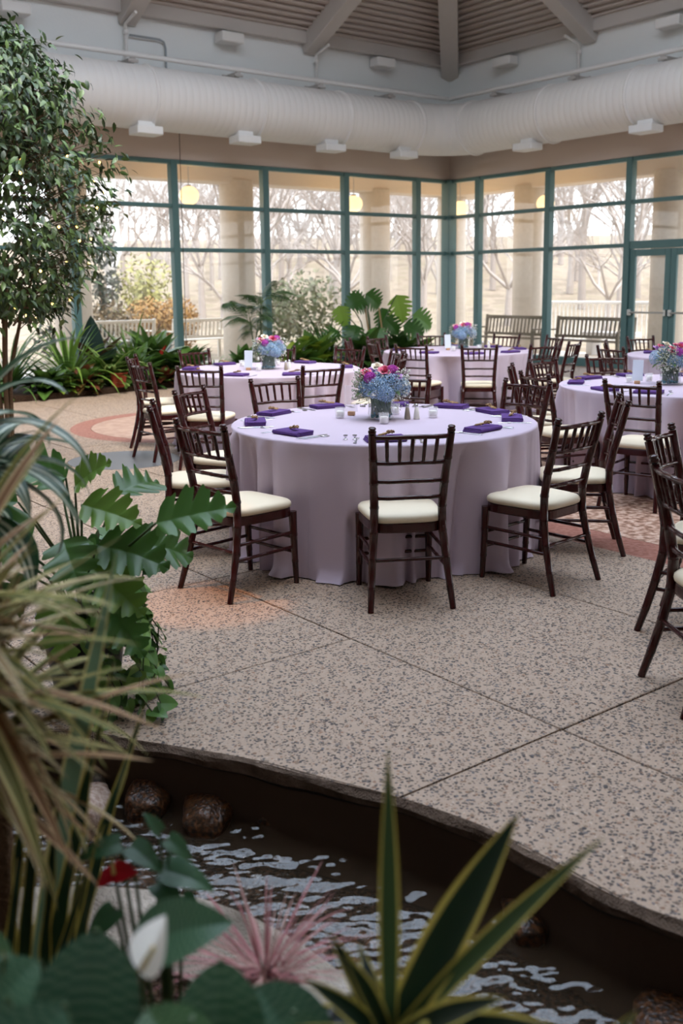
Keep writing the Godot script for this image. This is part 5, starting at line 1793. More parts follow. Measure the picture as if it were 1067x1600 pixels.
func bed_plants():
	# raised bed along the left glass
	var bp := smooth_line([Vector2(-14.0, -4.4), Vector2(-8.0, -4.55), Vector2(-4.2, -4.78), Vector2(-2.8, -4.85), Vector2(-1.4, -5.12), Vector2(0.2, -5.0), Vector2(2.4, -4.9), Vector2(4.6, -5.0), Vector2(5.6, -5.6), Vector2(5.9, -6.6)])
	bp.append_array(PackedVector2Array([Vector2(5.9, CZ + 0.15), Vector2(-14.0, CZ + 0.15)]))
	var b := Mb.new()
	b.prism(bp, -0.02, 0.09)
	struct("planting_bed", b.mesh(M.soil), "dark soil bed along the left glass wall")
	var dk := lin(54, 82, 42)
	var md := lin(88, 122, 54)
	var lt := lin(120, 150, 64)
	var ol := lin(132, 140, 70)
	var strapd := []
	var strapm := []
	var strapv := []
	for k in 4:
		strapd.append(leafmesh("strap", 0.04, 0.5 + 0.4 * k, 0.2, 0, dk.lerp(md, k * 0.3), md, 8))
		strapm.append(leafmesh("strap", 0.044, 0.5 + 0.4 * k, 0.2, 0, md.lerp(lt, k * 0.3), lt, 8))
		strapv.append(leafmesh("ovate", 0.2, 0.5 + 0.3 * k, 0.25, 1, md, lin(180, 190, 120), 8))
	var ovd := [leafmesh("ovate", 0.42, 0.6, 0.2, 0, dk, md, 8), leafmesh("ovate", 0.46, 0.9, 0.2, 0, md, lt, 8), leafmesh("ovate", 0.4, 0.3, 0.2, 0, dk.lerp(md, 0.5), lt, 8)]
	var ovl := [leafmesh("ovate", 0.5, 0.6, 0.2, 0, lt, lin(180, 190, 90), 8), leafmesh("ovate", 0.5, 0.9, 0.2, 0, lin(150, 170, 60), lin(200, 200, 110), 8), leafmesh("ovate", 0.46, 0.4, 0.2, 0, md, lt, 8)]
	var ovr := [leafmesh("ovate", 0.4, 0.6, 0.2, 0, lin(104, 58, 40), lin(150, 90, 60), 8), leafmesh("ovate", 0.42, 0.8, 0.2, 0, lin(90, 70, 34), lin(170, 110, 60), 8), leafmesh("ovate", 0.4, 0.4, 0.2, 0, md, lin(176, 84, 50), 8)]
	var pad := [leafmesh("ovate", 0.34, 0.25, 0.25, 0, lin(48, 66, 62), lin(90, 110, 100), 10), leafmesh("ovate", 0.3, 0.5, 0.3, 0, lin(70, 42, 38), lin(130, 70, 60), 10)]
	# kind, x, z, size, leaf count, label
	var list := [
		[strapd, -3.75, -5.35, 1.2, 46, 0.5, 1.35, "strap-leaved dark green plant, leftmost tall clump of the bed before the left column"],
		[strapm, -2.75, -5.5, 1.12, 44, 0.55, 1.4, "mid green strap-leaved clump in the bed, right of the leftmost column"],
		[strapv, -2.2, -5.25, 0.62, 40, 0.1, 1.2, "pale edged bushy plant in the bed behind the terracotta pot"],
		[ovd, -3.3, -5.05, 0.42, 34, -0.1, 1.2, "low broad-leaved plant at the bed's front, left of the red leaved one"],
		[ovr, -2.75, -5.02, 0.36, 44, -0.1, 1.2, "low red and bronze leaved plant at the front of the bed"],
		[ovl, -3.05, -4.98, 0.26, 22, 0.0, 1.0, "low yellow green leaved plant at the very front of the bed"],
		[pad, -2.15, -5.95, 0.95, 7, 0.5, 1.35, "bluish paddle-leaved plant rising over the bed, left of the edge-on chairs"],
		[strapm, -1.55, -5.75, 1.05, 50, 0.5, 1.4, "bright grassy clump in the bed behind the back left table's left chair"],
		[ovd, -1.15, -5.9, 0.7, 52, 0.0, 1.4, "dense dark broad-leaved plant with red bracts in the bed"],
		[ovd, -1.75, -5.3, 0.5, 44, -0.1, 1.2, "dark low plant in the bed beside the edge-on chairs"],
		[ovd, -0.75, -5.4, 0.55, 50, -0.1, 1.2, "dark low plant in the bed behind the chair facing out"],
		[ovr, -1.3, -5.15, 0.28, 26, -0.1, 1.1, "small bronze leaved plant at the bed's front, behind the edge-on chairs"],
		[ovd, 0.45, -5.55, 0.4, 60, -0.5, 1.5, "compact dark round shrub in the bed, left of the palm's stems"],
		[ovl, 1.5, -5.6, 0.55, 44, -0.1, 1.3, "yellow green leafy plant in the bed, right of the back left table's flowers"],
		[ovl, 2.1, -5.7, 0.6, 44, -0.1, 1.3, "yellow green leafy plant in the bed, beside the dark spiky one"],
		[strapd, 2.5, -5.9, 1.0, 70, 0.0, 1.45, "dark spiky plant in the bed, left of the big cut leaves"],
		[ovd, 3.2, -5.6, 0.6, 44, -0.1, 1.2, "dark leafy plant under the big cut leaves"],
		[ovd, 4.2, -5.7, 0.6, 44, -0.1, 1.2, "dark leafy plant under the right half of the big cut leaves"],
		[ovl, 4.9, -5.9, 0.45, 36, -0.1, 1.2, "light green low plant at the right end of the bed"],
		[strapd, -4.6, -5.3, 0.8, 40, 0.3, 1.35, "strap-leaved dark plant in the bed behind the leafy tree's trunk"],
		[ovd, -4.3, -4.95, 0.42, 34, -0.1, 1.2, "low dark plant at the bed's front edge beside the leafy tree's trunk"],
		[strapm, -0.35, -5.2, 0.5, 26, 0.6, 1.4, "thin tan grassy plant in the bed right of the chair facing out"]]
	for a in list:
		var o := thing("bed_plant", a[7], "plant", Vector3(a[1], 0.08, a[2]), rng.randf() * TAU)
		rosette(o, a[0], int(a[4] * 1.9), a[3] * 0.7, a[3] * 1.25, a[5], a[6], 0.0, a[3] * (0.35 if a[0] in [ovd, ovl, ovr, strapv] else 0.05))
	var pot := put("terracotta_pot", potmesh(0.14, 0.22, sm(c8(170, 72, 44), 0.8)))
	pot.position = Vector3(-2.16, 0.09, -5.02)
	tag(pot, "small orange terracotta pot at the front of the bed", "pot")
	# red bracts on the dark plant
	var red := thing("red_bromeliad", "red flower bracts standing in the dark broad-leaved bed plant", "flower", Vector3(-1.1, 0.45, -5.65))
	var rm := leafmesh("ovate", 0.3, 0.3, 0.2, 0, lin(196, 60, 50), lin(220, 100, 84), 6, M.petal)
	for i in 5: leaf(red, rm, Vector3.ZERO, Vector3(0.25 * cos(i * 1.3) + 0.1, 0.7, 0.25 * sin(i * 1.3)).normalized() * 0.24, Vector3(-cos(i * 1.3), 0.4, -sin(i * 1.3)))
	put("stem", tubemesh([Vector3(0, -0.36, 0), Vector3.ZERO], [0.01], M.stem, 6), red)
	palm()
	monstera()

func frondmesh(bend: float) -> ArrayMesh:
	var b := Mb.new()
	b.smooth(false)
	var pts := []
	var pos := Vector3.ZERO
	var ang := 0.0
	for i in 31:
		var t := i / 30.0
		pts.append(pos)
		if i > 6 and i % 2 == 0:
			for s in [-1.0, 1.0]:
				var l := 0.46 * sin(PI * (0.22 + 0.7 * (t - 0.2) / 0.8))
				var d := Vector3(s * 0.75, -sin(ang) * 0.65 - 0.25, cos(ang) * 0.65).normalized()
				var w := Vector3(0, -sin(ang), cos(ang)) * 0.022
				var m := pos + d * l * 0.5 + Vector3.UP * 0.02
				var e := pos + d * l + Vector3.DOWN * l * 0.55
				b.col = lin(36, 62, 30).lerp(lin(66, 98, 46), rng.randf())
				b.quad_out(pos - w * 0.4, pos + w * 0.4, m + w, m - w, Vector3.UP)
				b.tri_out(m - w, m + w, e, Vector3.UP)
		ang += bend / 30.0 * (0.4 + 1.2 * t)
		pos += Vector3(0, -sin(ang), cos(ang)) / 30.0
	b.col = lin(92, 118, 56)
	b.tube(pts, [0.008], 5, false)
	return b.mesh(M.leaf)

func palm():
	var o := thing("kentia_palm", "slender dark palm with drooping fronds in front of the outdoor column on the left", "palm", Vector3(0.95, 0.09, -5.95))
	var f := [frondmesh(1.2), frondmesh(1.6), frondmesh(0.8), frondmesh(2.0)]
	for s in 3:
		var base := Vector3(0.09 * cos(s * 2.1), 0, 0.09 * sin(s * 2.1))
		var top := base + Vector3([0.05, -0.1, 0.15][s], [1.2, 0.95, 0.75][s], 0.0)
		var cane := put("cane", tubemesh([base, base.lerp(top, 0.5) + Vector3(0.015, 0, 0), top], [0.018, 0.014, 0.01], M.stem, 7), o)
		var n: int = [10, 9, 7][s]
		for i in n:
			var a := TAU * i / n + s * 0.9
			var e: float = [0.6, 0.5, 0.4][s] + 0.35 * (i % 3)
			var out := Vector3(cos(a), 0, sin(a))
			leaf(cane, f[(i + s) % 4], top - Vector3.UP * 0.03 * i, (out * cos(e) + Vector3.UP * sin(e)) * [0.62, 0.55, 0.45][s] * rng.randf_range(0.85, 1.1), -out * sin(e) + Vector3.UP * cos(e), "frond")

func monstera():
	var o := thing("monstera", "tall plant with big split green leaves left of the glass corner", "plant", Vector3(3.75, 0.09, -6.0))
	var g1 := lin(88, 128, 52)
	var g2 := lin(150, 182, 92)
	var ms := [leafmesh("monstera", 0.92, 0.7, 0.1, 0, g1, g2, 60), leafmesh("monstera", 0.88, 1.0, 0.15, 0, lin(60, 98, 42), g1, 60), leafmesh("monstera", 0.9, 0.4, 0.12, 0, lin(128, 160, 66), g2, 60)]
	# leaf foot and tip on the plane before the glass, as (x, y, z)
	var view := Vector3(-0.6, 0.25, 0.76)
	var lv := [
		[Vector3(-0.93, 1.12, 0.1), Vector3(0.12, -0.42, 0.05), 2], [Vector3(-0.62, 1.22, 0.0), Vector3(0.55, -0.12, 0.1), 1], [Vector3(-0.2, 1.33, 0.0), Vector3(0.45, -0.3, 0.1), 1], [Vector3(-0.3, 1.25, 0.1), Vector3(-0.5, -0.1, 0.1), 1],
		[Vector3(0.55, 1.3, 0.05), Vector3(0.18, -0.58, 0.05), 2], [Vector3(0.95, 0.9, 0.1), Vector3(0.5, -0.28, 0.15), 0], [Vector3(0.2, 0.85, 0.1), Vector3(0.3, -0.35, 0.2), 1], [Vector3(-0.6, 0.75, 0.2), Vector3(-0.3, -0.35, 0.2), 1],
		[Vector3(0.6, 0.7, 0.2), Vector3(0.4, -0.2, 0.3), 1], [Vector3(-0.15, 0.7, 0.25), Vector3(-0.1, -0.4, 0.25), 0], [Vector3(-0.95, 0.65, 0.1), Vector3(-0.45, -0.15, 0.1), 1], [Vector3(0.3, 1.05, -0.1), Vector3(0.1, -0.5, 0.0), 1]]
	for a in lv:
		var p: Vector3 = a[0]
		var sk := put("leaf_stalk", tubemesh([Vector3(p.x * 0.15, 0, 0), Vector3(p.x * 0.5, p.y * 0.65, p.z * 0.4), p], [0.018, 0.013, 0.009], M.stem, 6), o)
		leaf(sk, ms[a[2]], p, a[1], view + Vector3(rng.randf_range(-0.2, 0.2), rng.randf_range(0.0, 0.4), 0))
	for x in [-0.25, 0.1]: put("aerial_stem", tubemesh([Vector3(x, 0, 0.1), Vector3(x + 0.03, 0.6, 0.12), Vector3(x, 1.05, 0.05)], [0.02, 0.018, 0.014], M.twig, 6), o)

func ficus():
	var o := thing("ficus_tree", "leafy indoor fig tree with thin stems at the left edge", "tree", Vector3(-5.85, 0, 0.5))
	put("planter", potmesh(0.2, 0.3, M.pot), o)
	for i in 5:
		var a := TAU * i / 5.0 + 0.4
		var top := Vector3(cos(a) * 0.32, 1.75 + 0.12 * (i % 3), sin(a) * 0.32)
		put("trunk", tubemesh([Vector3(cos(a) * 0.04, 0.3, sin(a) * 0.04), Vector3(cos(a) * 0.06, 0.85, sin(a) * 0.06), top * Vector3(0.55, 0.75, 0.55), top], [0.022, 0.02, 0.015, 0.01], M.bark, 8), o)
	var prof := [[1.3, 0.2], [1.42, 0.5], [1.55, 0.64], [1.8, 0.82], [2.1, 0.95], [2.45, 1.08], [2.65, 1.06], [2.95, 0.88], [3.3, 0.66], [3.5, 0.5], [3.75, 0.18]]
	var radius := func(y: float) -> float:
		for i in prof.size() - 1:
			if y <= prof[i + 1][0]: return lerp(float(prof[i][1]), float(prof[i + 1][1]), clamp((y - prof[i][0]) / (prof[i + 1][0] - prof[i][0]), 0.0, 1.0))
		return 0.15
	var r := RandomNumberGenerator.new()
	r.seed = 31
	var kinds := []
	for k in 6: kinds.append(leafmesh("ovate", 0.4, 0.5, 0.2, 0, [lin(44, 62, 34), lin(64, 84, 44), lin(84, 108, 58), lin(54, 76, 48), lin(100, 124, 70), lin(48, 64, 30)][k], lin(120, 146, 90), 4, M.leaf_ficus))
	var xfs := []
	var tw := Mb.new()
	for c in 620:
		var y := r.randf_range(1.4, 3.72)
		var R: float = radius.call(y)
		var a := r.randf() * TAU
		var q: float = R * pow(r.randf_range(0.12, 1.0), 0.55)
		var hub := Vector3(cos(a) * q, y, sin(a) * q)
		var out := Vector3(cos(a), -0.25, sin(a))
		tw.tube([hub * Vector3(0.55, 1, 0.55) + Vector3.DOWN * 0.18, hub + out * 0.05], [0.005, 0.002], 4, false)
		for i in 17:
			var p := hub + Vector3(r.randfn(), r.randfn() * 0.9, r.randfn()) * 0.075 + out * 0.02 * i * 0.3
			var d := (out * 0.7 + Vector3(r.randfn(), r.randfn() - 0.9, r.randfn()) * 0.6).normalized() * r.randf_range(0.07, 0.105)
			var nn := (Vector3.UP + out * 0.6 + Vector3(r.randfn(), r.randfn(), r.randfn()) * 0.35).normalized()
			xfs.append([p, d, nn])
	put("twigs", tw.mesh(M.bark), o).set_meta("kind", "stuff")
	# the leaves nearest the room as single leaves, the rest joined
	xfs.sort_custom(func(a, b): return a[0].dot(Vector3(0.1, 0, 0.5)) + a[0].length() * 0.2 > b[0].dot(Vector3(0.1, 0, 0.5)) + b[0].length() * 0.2)
	for i in 290: leaf(o, kinds[i % 6], xfs[i][0], xfs[i][1], xfs[i][2])
	for k in 6:
		var mm := MultiMesh.new()
		mm.transform_format = MultiMesh.TRANSFORM_3D
		mm.mesh = kinds[k]
		var mine := []
		for i in range(290, xfs.size()):
			if i % 6 == k: mine.append(xfs[i])
		mm.instance_count = mine.size()
		for i in mine.size():
			var z: Vector3 = mine[i][1].normalized()
			var x: Vector3 = mine[i][2].cross(z).normalized()
			var l: float = mine[i][1].length()
			mm.set_instance_transform(i, Transform3D(Basis(x * l, z.cross(x) * l, z * l), mine[i][0]))
		var mi := MultiMeshInstance3D.new()
		mi.name = "foliage"
		mi.multimesh = mm
		mi.set_meta("kind", "stuff")
		o.add_child(mi, true)
	# fairy lights
	var sl := thing("string_lights", "tiny warm fairy lights wound through the leafy fig tree", "lights", Vector3(-5.85, 0, 0.5))
	var bm := SphereMesh.new()
	bm.radius = 0.011
	bm.height = 0.024
	bm.radial_segments = 8
	bm.rings = 4
	bm.material = glow(c8(255, 206, 110), 5.0)
	var wire := []
	for i in 56:
		var t := i / 55.0
		var y := 1.25 + 1.5 * t
		var a := -2.6 + i * 0.83
		var p = Vector3(cos(a), 0, sin(a)) * radius.call(y) * r.randf_range(0.86, 1.0) + Vector3.UP * (y + 0.1 * r.randfn())
		wire.append(p)
		put("fairy_lamp", bm, sl, Transform3D(Basis.IDENTITY, p))
	put("wire", tubemesh(wire, [0.0022], M.stem, 4), sl)

func near_plants():
	var green := lin(62, 98, 40)
	var bright := lin(104, 140, 56)
	# philodendron in a black pot, ivy hanging from it
	var pp := Vector3(-7.4, 0, 5.68)
	var pot := put("black_pot", potmesh(0.17, 0.36, M.pot))
	pot.position = pp
	tag(pot, "black plastic pot at the stream's edge holding the lobed-leaf plant", "pot")
	var o := thing("philodendron", "philodendron with big lobed bright green leaves in the black pot", "plant", pp + Vector3(0, 0.31, 0))
	var lob := [leafmesh("lobed", 0.78, 0.5, 0.28, 0, bright, lin(168, 196, 110), 104, null, 0.03), leafmesh("lobed", 0.82, 0.8, 0.22, 0, green, lin(128, 160, 84), 104, null, 0.03), leafmesh("lobed", 0.74, 0.25, 0.3, 0, lin(74, 116, 50), lin(150, 182, 100), 104, null, 0.03)]
	var rt := Vector3(0.789, 0, 0.614)
	var tv := Vector3(-0.602, 0, 0.778)
	# foot of the blade (right, up, towards viewer), its run, kind
	var lv := [
		[0.36, 0.47, 0.33, 0.27, 0.07, 0.02, 2], [0.03, 0.56, 0.12, 0.13, 0.12, 0.1, 0], [-0.02, 0.58, 0.05, -0.25, 0.1, 0.04, 2], [0.06, 0.5, 0.15, 0.22, -0.03, 0.1, 0], [-0.1, 0.46, 0.2, -0.2, -0.06, 0.16, 1], [0.02, 0.4, 0.28, 0.1, -0.1, 0.2, 1],
		[0.12, 0.36, 0.2, 0.26, -0.02, 0.1, 1], [0.1, 0.28, 0.22, 0.2, -0.12, 0.12, 0], [-0.16, 0.36, 0.2, -0.22, -0.02, 0.1, 0], [-0.1, 0.26, 0.26, -0.16, -0.12, 0.14, 1], [0.0, 0.2, 0.3, 0.04, -0.2, 0.14, 0], [-0.22, 0.48, 0.0, -0.26, 0.04, 0.0, 1],
		[-0.1, 0.5, -0.16, -0.16, 0.08, -0.16, 1], [0.12, 0.48, -0.14, 0.16, 0.06, -0.2, 1], [0.18, 0.3, -0.06, 0.26, -0.04, -0.06, 1], [-0.26, 0.3, 0.04, -0.24, -0.1, 0.04, 0], [-0.3, 0.2, 0.2, -0.14, -0.16, 0.1, 1], [0.16, 0.16, 0.26, 0.14, -0.16, 0.1, 2]]
	for a in lv:
		var p: Vector3 = rt * a[0] + Vector3.UP * a[1] + tv * a[2]
		var d: Vector3 = (rt * a[3] + Vector3.UP * a[4] + tv * a[5])
		var sk := put("leaf_stalk", tubemesh([Vector3(0, -0.02, 0) + p * Vector3(0.06, 0, 0.06), p * Vector3(0.45, 0.62, 0.45), p], [0.007, 0.006, 0.004], M.stem, 6), o)
		leaf(sk, lob[a[6]], p, d * 1.02, Vector3.UP * 0.75 + tv * 0.75)
	var ivy := thing("ivy", "ivy trailing down the right side of the black pot", "plant", pp + Vector3(0, 0.3, 0))
	var iv := [leafmesh("heart", 0.9, 0.4, 0.15, 0, lin(92, 132, 62), lin(150, 180, 112), 8), leafmesh("heart", 0.85, 0.8, 0.15, 0, lin(118, 156, 72), lin(170, 196, 124), 8), leafmesh("heart", 0.9, 0.6, 0.1, 0, lin(66, 102, 50), lin(120, 150, 92), 8)]
	for s in 15:
		var a := -0.7 + 1.9 * s / 14.0
		var dir := rt * cos(a) + tv * sin(a)
		var pts := []
		var reach := rng.randf_range(0.12, 0.3)
		for i in 9:
			var t := i / 8.0
			pts.append(dir * (0.1 + reach * sqrt(t)) + Vector3.UP * (0.2 * (1.0 - t) * (s % 3 + 1) * 0.6 - 0.32 * t * t * rng.randf_range(0.7, 1.0)) + rt * 0.02 * sin(i * 2.0 + s))
		var vine := put("vine", tubemesh(pts, [0.003], M.stem, 5), ivy)
		for i in range(0, 9):
			for j in 2:
				leaf(vine, iv[(i + s + j) % 3], pts[i], (dir * 0.5 + Vector3(rng.randfn() * 0.5, -0.6 + rng.randfn() * 0.4, rng.randfn() * 0.5)).normalized() * rng.randf_range(0.05, 0.085), (dir + Vector3.UP * 0.7 + Vector3(rng.randfn(), 0, rng.randfn()) * 0.3))
	# white striped cane plant at the left edge
	var dr := thing("striped_dracaena", "dracaena with arching white striped leaves at the left edge", "plant", Vector3(-8.18, 0, 6.98))
	put("cane", tubemesh([Vector3.ZERO, Vector3(0.02, 0.6, 0), Vector3(0.04, 1.28, 0.02)], [0.022, 0.02, 0.016], M.bark, 8), dr)
	var ds := []
	for k in 3: ds.append(leafmesh("ovate", 0.2, 1.1 + 0.45 * k, 0.3, 3, lin(52, 88, 56), lin(206, 214, 190), 12))
	rosette(dr, ds, 50, 0.24, 0.36, -0.3, 1.2, 1.06, 1.3)
	# spiky cream striped plant, nearest at the left
	var sp := thing("spiky_dracaena", "spiky plant with many thin cream and bronze striped leaves at the left edge", "plant", Vector3(-8.46, 0, 7.68))
	put("cane", tubemesh([Vector3.ZERO, Vector3(0.0, 0.5, 0.02), Vector3(0, 1.05, 0)], [0.03, 0.028, 0.024], M.bark, 8), sp)
	var ss := []
	for k in 5: ss.append(leafmesh("strap", [0.07, 0.075, 0.085, 0.065, 0.09][k], 0.12 + 0.2 * k, 0.3, 2, [lin(104, 96, 48), lin(128, 92, 60), lin(84, 92, 44), lin(140, 112, 70), lin(104, 104, 52)][k], [lin(200, 184, 122), lin(206, 172, 130), lin(180, 168, 96), lin(216, 200, 158), lin(206, 192, 130)][k], 12, M.leaf_matt))
	rosette(sp, ss, 250, 0.24, 0.4, -0.75, 1.35, 0.8, 1.12)
	# yellow edged snake plant below it
	var sv := thing("snake_plant", "snake plant with yellow edged wavy leaves at the lower left", "plant", Vector3(-8.4, 0, 7.72))
	var sn := []
	for k in 3: sn.append(leafmesh("sword", 0.034, [0.25, 0.6, 0.9][k], 0.25, 1, lin(38, 58, 34), lin(206, 184, 92), 26, null, 0.3))
	for i in 10:
		var a := 2.6 + (i % 5 - 2) * 0.35
		var e := 1.35 - 0.45 * rng.randf()
		var out := Vector3(cos(a), 0, sin(a))
		leaf(sv, sn[i % 3], out * 0.04, (out * cos(e) + Vector3.UP * sin(e)) * rng.randf_range(0.75, 1.12), -out * sin(e) + Vector3.UP * cos(e))
	for q in [[Vector3(-8.410, 0.210, 7.743), Vector3(-8.258, 0.983, 7.785), 0], [Vector3(-8.371, 0.198, 7.725), Vector3(-8.282, 0.917, 7.731), 1], [Vector3(-8.440, 0.280, 7.781), Vector3(-8.358, 0.939, 7.794), 0], [Vector3(-8.344, 0.143, 7.707), Vector3(-8.262, 0.806, 7.720), 2], [Vector3(-8.420, 0.220, 7.682), Vector3(-8.371, 0.845, 7.703), 0], [Vector3(-8.360, 0.117, 7.623), Vector3(-8.191, 0.862, 7.711), 1], [Vector3(-8.363, 0.246, 7.797), Vector3(-8.325, 0.723, 7.767), 2], [Vector3(-8.438, 0.352, 7.817), Vector3(-8.328, 0.748, 7.888), 1], [Vector3(-8.455, 0.305, 7.738), Vector3(-8.378, 0.785, 7.764), 2], [Vector3(-8.405, 0.300, 7.803), Vector3(-8.335, 0.824, 7.762), 0]]:
		var a0: Vector3 = q[0] - sv.position
		leaf(sv, sn[q[2]], a0, q[1] - sv.position - a0, tv + Vector3(0.3 * sin(a0.x * 90.0), 0.2, 0))
	# the tall single blade that leans right in front of the pot
	leaf(sv, leafmesh("sword", 0.05, 0.05, 0.2, 1, lin(120, 150, 118), lin(232, 220, 150), 16), Vector3(-8.368, 0.427, 7.700) - sv.position, Vector3(-8.205, 1.161, 7.759) - Vector3(-8.368, 0.427, 7.700), tv + Vector3.UP * 0.4)
	# flamingo flower
	var an := thing("anthurium", "flamingo flower with one red bloom and pointed green leaves over the stream", "flower", Vector3(-8.2, 0, 7.86))
	var hl := [leafmesh("heart", 0.62, 0.4, 0.15, 0, lin(50, 88, 50), lin(120, 150, 90), 12), leafmesh("heart", 0.58, 0.7, 0.15, 0, lin(62, 98, 66), lin(130, 160, 120), 12)]
	var fp := Vector3(-8.258, 0.648, 7.811) - an.position
	for q in [[Vector3(-8.245, 0.693, 7.811), -0.055, -0.005, 0.02, 0, 0.09], [Vector3(-8.231, 0.689, 7.822), 0.05, -0.02, 0.03, 0, 0.09], [Vector3(-8.192, 0.711, 7.848), -0.02, 0.035, 0, 1, 0.055], [Vector3(-8.183, 0.700, 7.857), 0.05, -0.03, 0.02, 0, 0.07], [Vector3(-8.195, 0.651, 7.859), 0.12, -0.015, 0.03, 1, 0.12], [Vector3(-8.206, 0.629, 7.856), 0.07, -0.03, 0.05, 1, 0.09], [Vector3(-8.175, 0.608, 7.884), 0.03, -0.02, 0.02, 0, 0.06], [Vector3(-8.264, 0.589, 7.820), -0.03, -0.02, 0.04, 0, 0.09]]:
		var p: Vector3 = q[0] - an.position
		var sk := put("leaf_stalk", tubemesh([Vector3(0, 0, 0), p * Vector3(0.6, 0.6, 0.6) + Vector3.UP * 0.02, p], [0.004, 0.0035, 0.0028], M.stem, 5), an)
		leaf(sk, hl[q[4]], p, (rt * q[1] + Vector3.UP * q[2] + tv * q[3]).normalized() * q[5] * 0.78, Vector3.UP + tv * 0.4)
	var fk := put("flower_stalk", tubemesh([Vector3.ZERO, fp * 0.6, fp], [0.004, 0.0035, 0.0028], M.stem, 5), an)
	var rs := leafmesh("heart", 0.8, 0.5, 0.2, 0, lin(190, 20, 34), lin(214, 50, 60), 12, M.leaf)
	leaf(fk, rs, fp, (rt * 0.04 + Vector3.UP * 0.01 + tv * 0.016), Vector3.UP * 0.6 + tv * 0.6, "red_bract")
	leaf(fk, rs, fp, (rt * -0.024 + Vector3.UP * -0.01 + tv * 0.024), Vector3.UP * 0.6 + tv * 0.6, "red_bract")
	put("spadix", tubemesh([fp + tv * 0.005, fp + tv * 0.012 + Vector3.UP * 0.03], [0.004, 0.0025], M.bluntyellow, 6), an)
	# peace lily
	var pl := thing("peace_lily", "peace lily with broad dark ribbed leaves and one white bloom, bottom left", "flower", Vector3(-8.4, 0, 8.28))
	var wl := [leafmesh("ovate", 0.62, 0.55, 0.18, 4, lin(52, 92, 66), lin(150, 184, 152), 40), leafmesh("ovate", 0.56, 0.9, 0.2, 4, lin(58, 100, 68), lin(150, 184, 150), 40), leafmesh("ovate", 0.58, 0.35, 0.2, 4, lin(64, 106, 64), lin(160, 188, 140), 40)]
	# foot (px, py, depth) and run (right, up, near), length
	for q in [[Vector3(-8.455, 0.847, 8.204), -0.02, -0.8, 0.6, 0.2, 0], [Vector3(-8.500, 0.786, 8.132), -0.6, -0.3, 0.7, 0.14, 1], [Vector3(-8.327, 0.784, 8.267), 0.02, -0.75, 0.65, 0.2, 1], [Vector3(-8.442, 0.799, 8.302), 0.5, -0.3, 0.6, 0.16, 2], [Vector3(-8.509, 0.761, 8.066), -0.7, 0.2, 0.3, 0.13, 2], [Vector3(-8.297, 0.753, 8.297), 0.5, -0.4, 0.5, 0.16, 0], [Vector3(-8.372, 0.735, 8.114), 0.5, 0.35, 0.2, 0.15, 1], [Vector3(-8.530, 0.839, 8.289), -0.5, -0.5, 0.6, 0.17, 0], [Vector3(-8.425, 0.824, 8.374), 0.1, -0.6, 0.7, 0.16, 2], [Vector3(-8.563, 0.811, 8.206), -0.4, -0.6, 0.5, 0.15, 1], [Vector3(-8.289, 0.758, 8.366), 0.3, -0.6, 0.6, 0.14, 1]]:
		var p: Vector3 = q[0] - pl.position
		var sk := put("leaf_stalk", tubemesh([Vector3(p.x * 0.1, 0, p.z * 0.1), Vector3(p.x * 0.5, p.y * 0.6, p.z * 0.5), p], [0.006, 0.005, 0.0035], M.stem, 6), pl)
		leaf(sk, wl[q[5]], p, (rt * q[1] + Vector3.UP * q[2] + tv * q[3]).normalized() * q[4], Vector3.UP * 0.8 + tv * 0.6)
	var bp := Vector3(-8.434, 0.821, 8.277) - pl.position
	put("flower_stalk", tubemesh([Vector3.ZERO, bp * Vector3(0.7, 0.6, 0.7), bp], [0.004, 0.0035, 0.003], M.stem, 6), pl)
	leaf(pl, leafmesh("ovate", 0.56, -0.25, 0.5, 0, lin(248, 245, 236), lin(236, 232, 214), 14, M.spathe), bp, rt * 0.036 + Vector3.UP * 0.078, tv * 0.7 + Vector3.UP * 0.6 + rt * -0.2, "white_spathe")
	put("spadix", tubemesh([bp + tv * 0.004 + Vector3.UP * 0.01, bp + tv * 0.008 + Vector3.UP * 0.04 + rt * 0.016], [0.004, 0.003], M.bluntyellow, 6), pl)
	# pink grassy plant at the coping
	var pk := thing("pink_cordyline", "small spiky plant with thin pink and cream leaves on the stream coping", "plant", Vector3(-8.000, 0.333, 7.852))
	put("plant_pot", potmesh(0.06, 0.12, M.pot), pk, Transform3D(Basis.IDENTITY, Vector3(0, -0.12, 0)))
	put("pot_stand", lathemesh([Vector2(0, -0.34), Vector2(0.07, -0.34), Vector2(0.06, -0.12), Vector2(0, -0.12)], M.rock_c, 16), pk)
	var ps := []
	for k in 3: ps.append(leafmesh("strap", 0.03, 0.2 + 0.25 * k, 0.2, 2, [lin(150, 70, 80), lin(176, 110, 108), lin(120, 80, 74)][k], [lin(222, 170, 168), lin(214, 196, 180), lin(196, 130, 130)][k], 9, M.leaf_matt))
	rosette(pk, ps, 130, 0.11, 0.23, -0.25, 1.05, 0.0, 0.05)
	# yellow edged agave, lower right
	var ac := Vector3(-8.165, 0.683, 8.389)
	var ag := thing("yellow_edged_agave", "agave with stiff dark leaves edged in yellow, front and centre at the bottom", "plant", ac)
	put("planter", potmesh(0.08, ac.y, M.pot), ag, Transform3D(Basis.IDENTITY, Vector3(0, -ac.y, 0)))
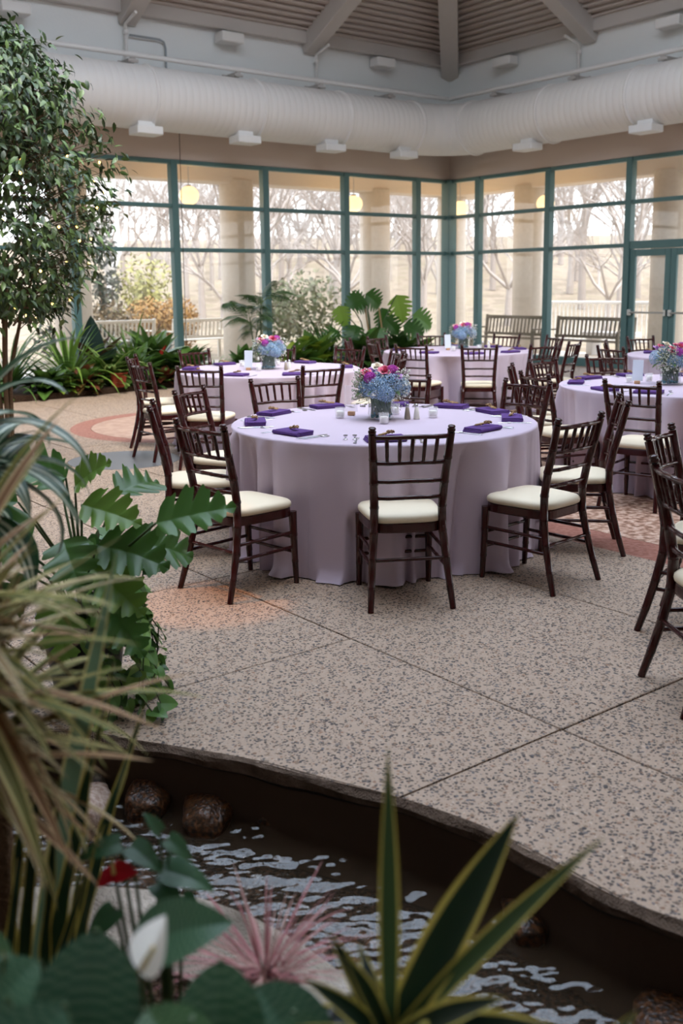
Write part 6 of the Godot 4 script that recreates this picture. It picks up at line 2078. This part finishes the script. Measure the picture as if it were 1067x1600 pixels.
	var gd := lin(32, 52, 34)
	var ye := lin(214, 196, 100)
	var asw := [leafmesh("sword", 0.165, 0.12, 0.35, 1, gd, ye, 14), leafmesh("sword", 0.07, 0.2, 0.4, 1, lin(64, 88, 54), ye, 14), leafmesh("sword", 0.17, 0.2, 0.35, 1, lin(26, 42, 30), ye, 14)]
	# tip (px, py, depth), kind
	for q in [[Vector3(-8.135, 1.046, 8.354), 1], [Vector3(-8.023, 0.974, 8.458), 0], [Vector3(-8.013, 0.993, 8.564), 1], [Vector3(-8.214, 0.831, 8.342), 2], [Vector3(-8.276, 0.822, 8.374), 0], [Vector3(-8.147, 0.846, 8.546), 2], [Vector3(-8.135, 0.760, 8.292), 2], [Vector3(-8.246, 0.860, 8.414), 0], [Vector3(-8.022, 0.755, 8.329), 2], [Vector3(-8.332, 0.842, 8.441), 1], [Vector3(-8.146, 0.861, 8.620), 2], [Vector3(-8.273, 0.890, 8.566), 0], [Vector3(-8.232, 0.705, 8.255), 2], [Vector3(-8.268, 0.863, 8.615), 2], [Vector3(-8.355, 0.864, 8.547), 0]]:
		var d: Vector3 = q[0] - ac
		var out := Vector3(d.x, 0, d.z).normalized()
		var nn := (Vector3.UP - d.normalized() * d.normalized().y + tv * 0.5)
		leaf(ag, asw[q[1]], Vector3(0, -0.02, 0), d, nn)
	var ac2 := Vector3(-8.037, 0.696, 8.575)
	var ag2 := thing("yellow_edged_agave", "agave of which only one yellow edged tip shows at the bottom right edge", "plant", ac2)
	put("planter", potmesh(0.05, ac2.y, M.pot), ag2, Transform3D(Basis.IDENTITY, Vector3(0, -ac2.y, 0)))
	for q in [[Vector3(-7.966, 0.766, 8.601), 0], [Vector3(-8.038, 0.681, 8.514), 2], [Vector3(-8.041, 0.748, 8.625), 1], [Vector3(-8.146, 0.824, 8.654), 2]]:
		var d: Vector3 = q[0] - ac2
		leaf(ag2, asw[q[1]], Vector3(0, -0.02, 0), d, Vector3.UP - d.normalized() * d.normalized().y + tv * 0.5)
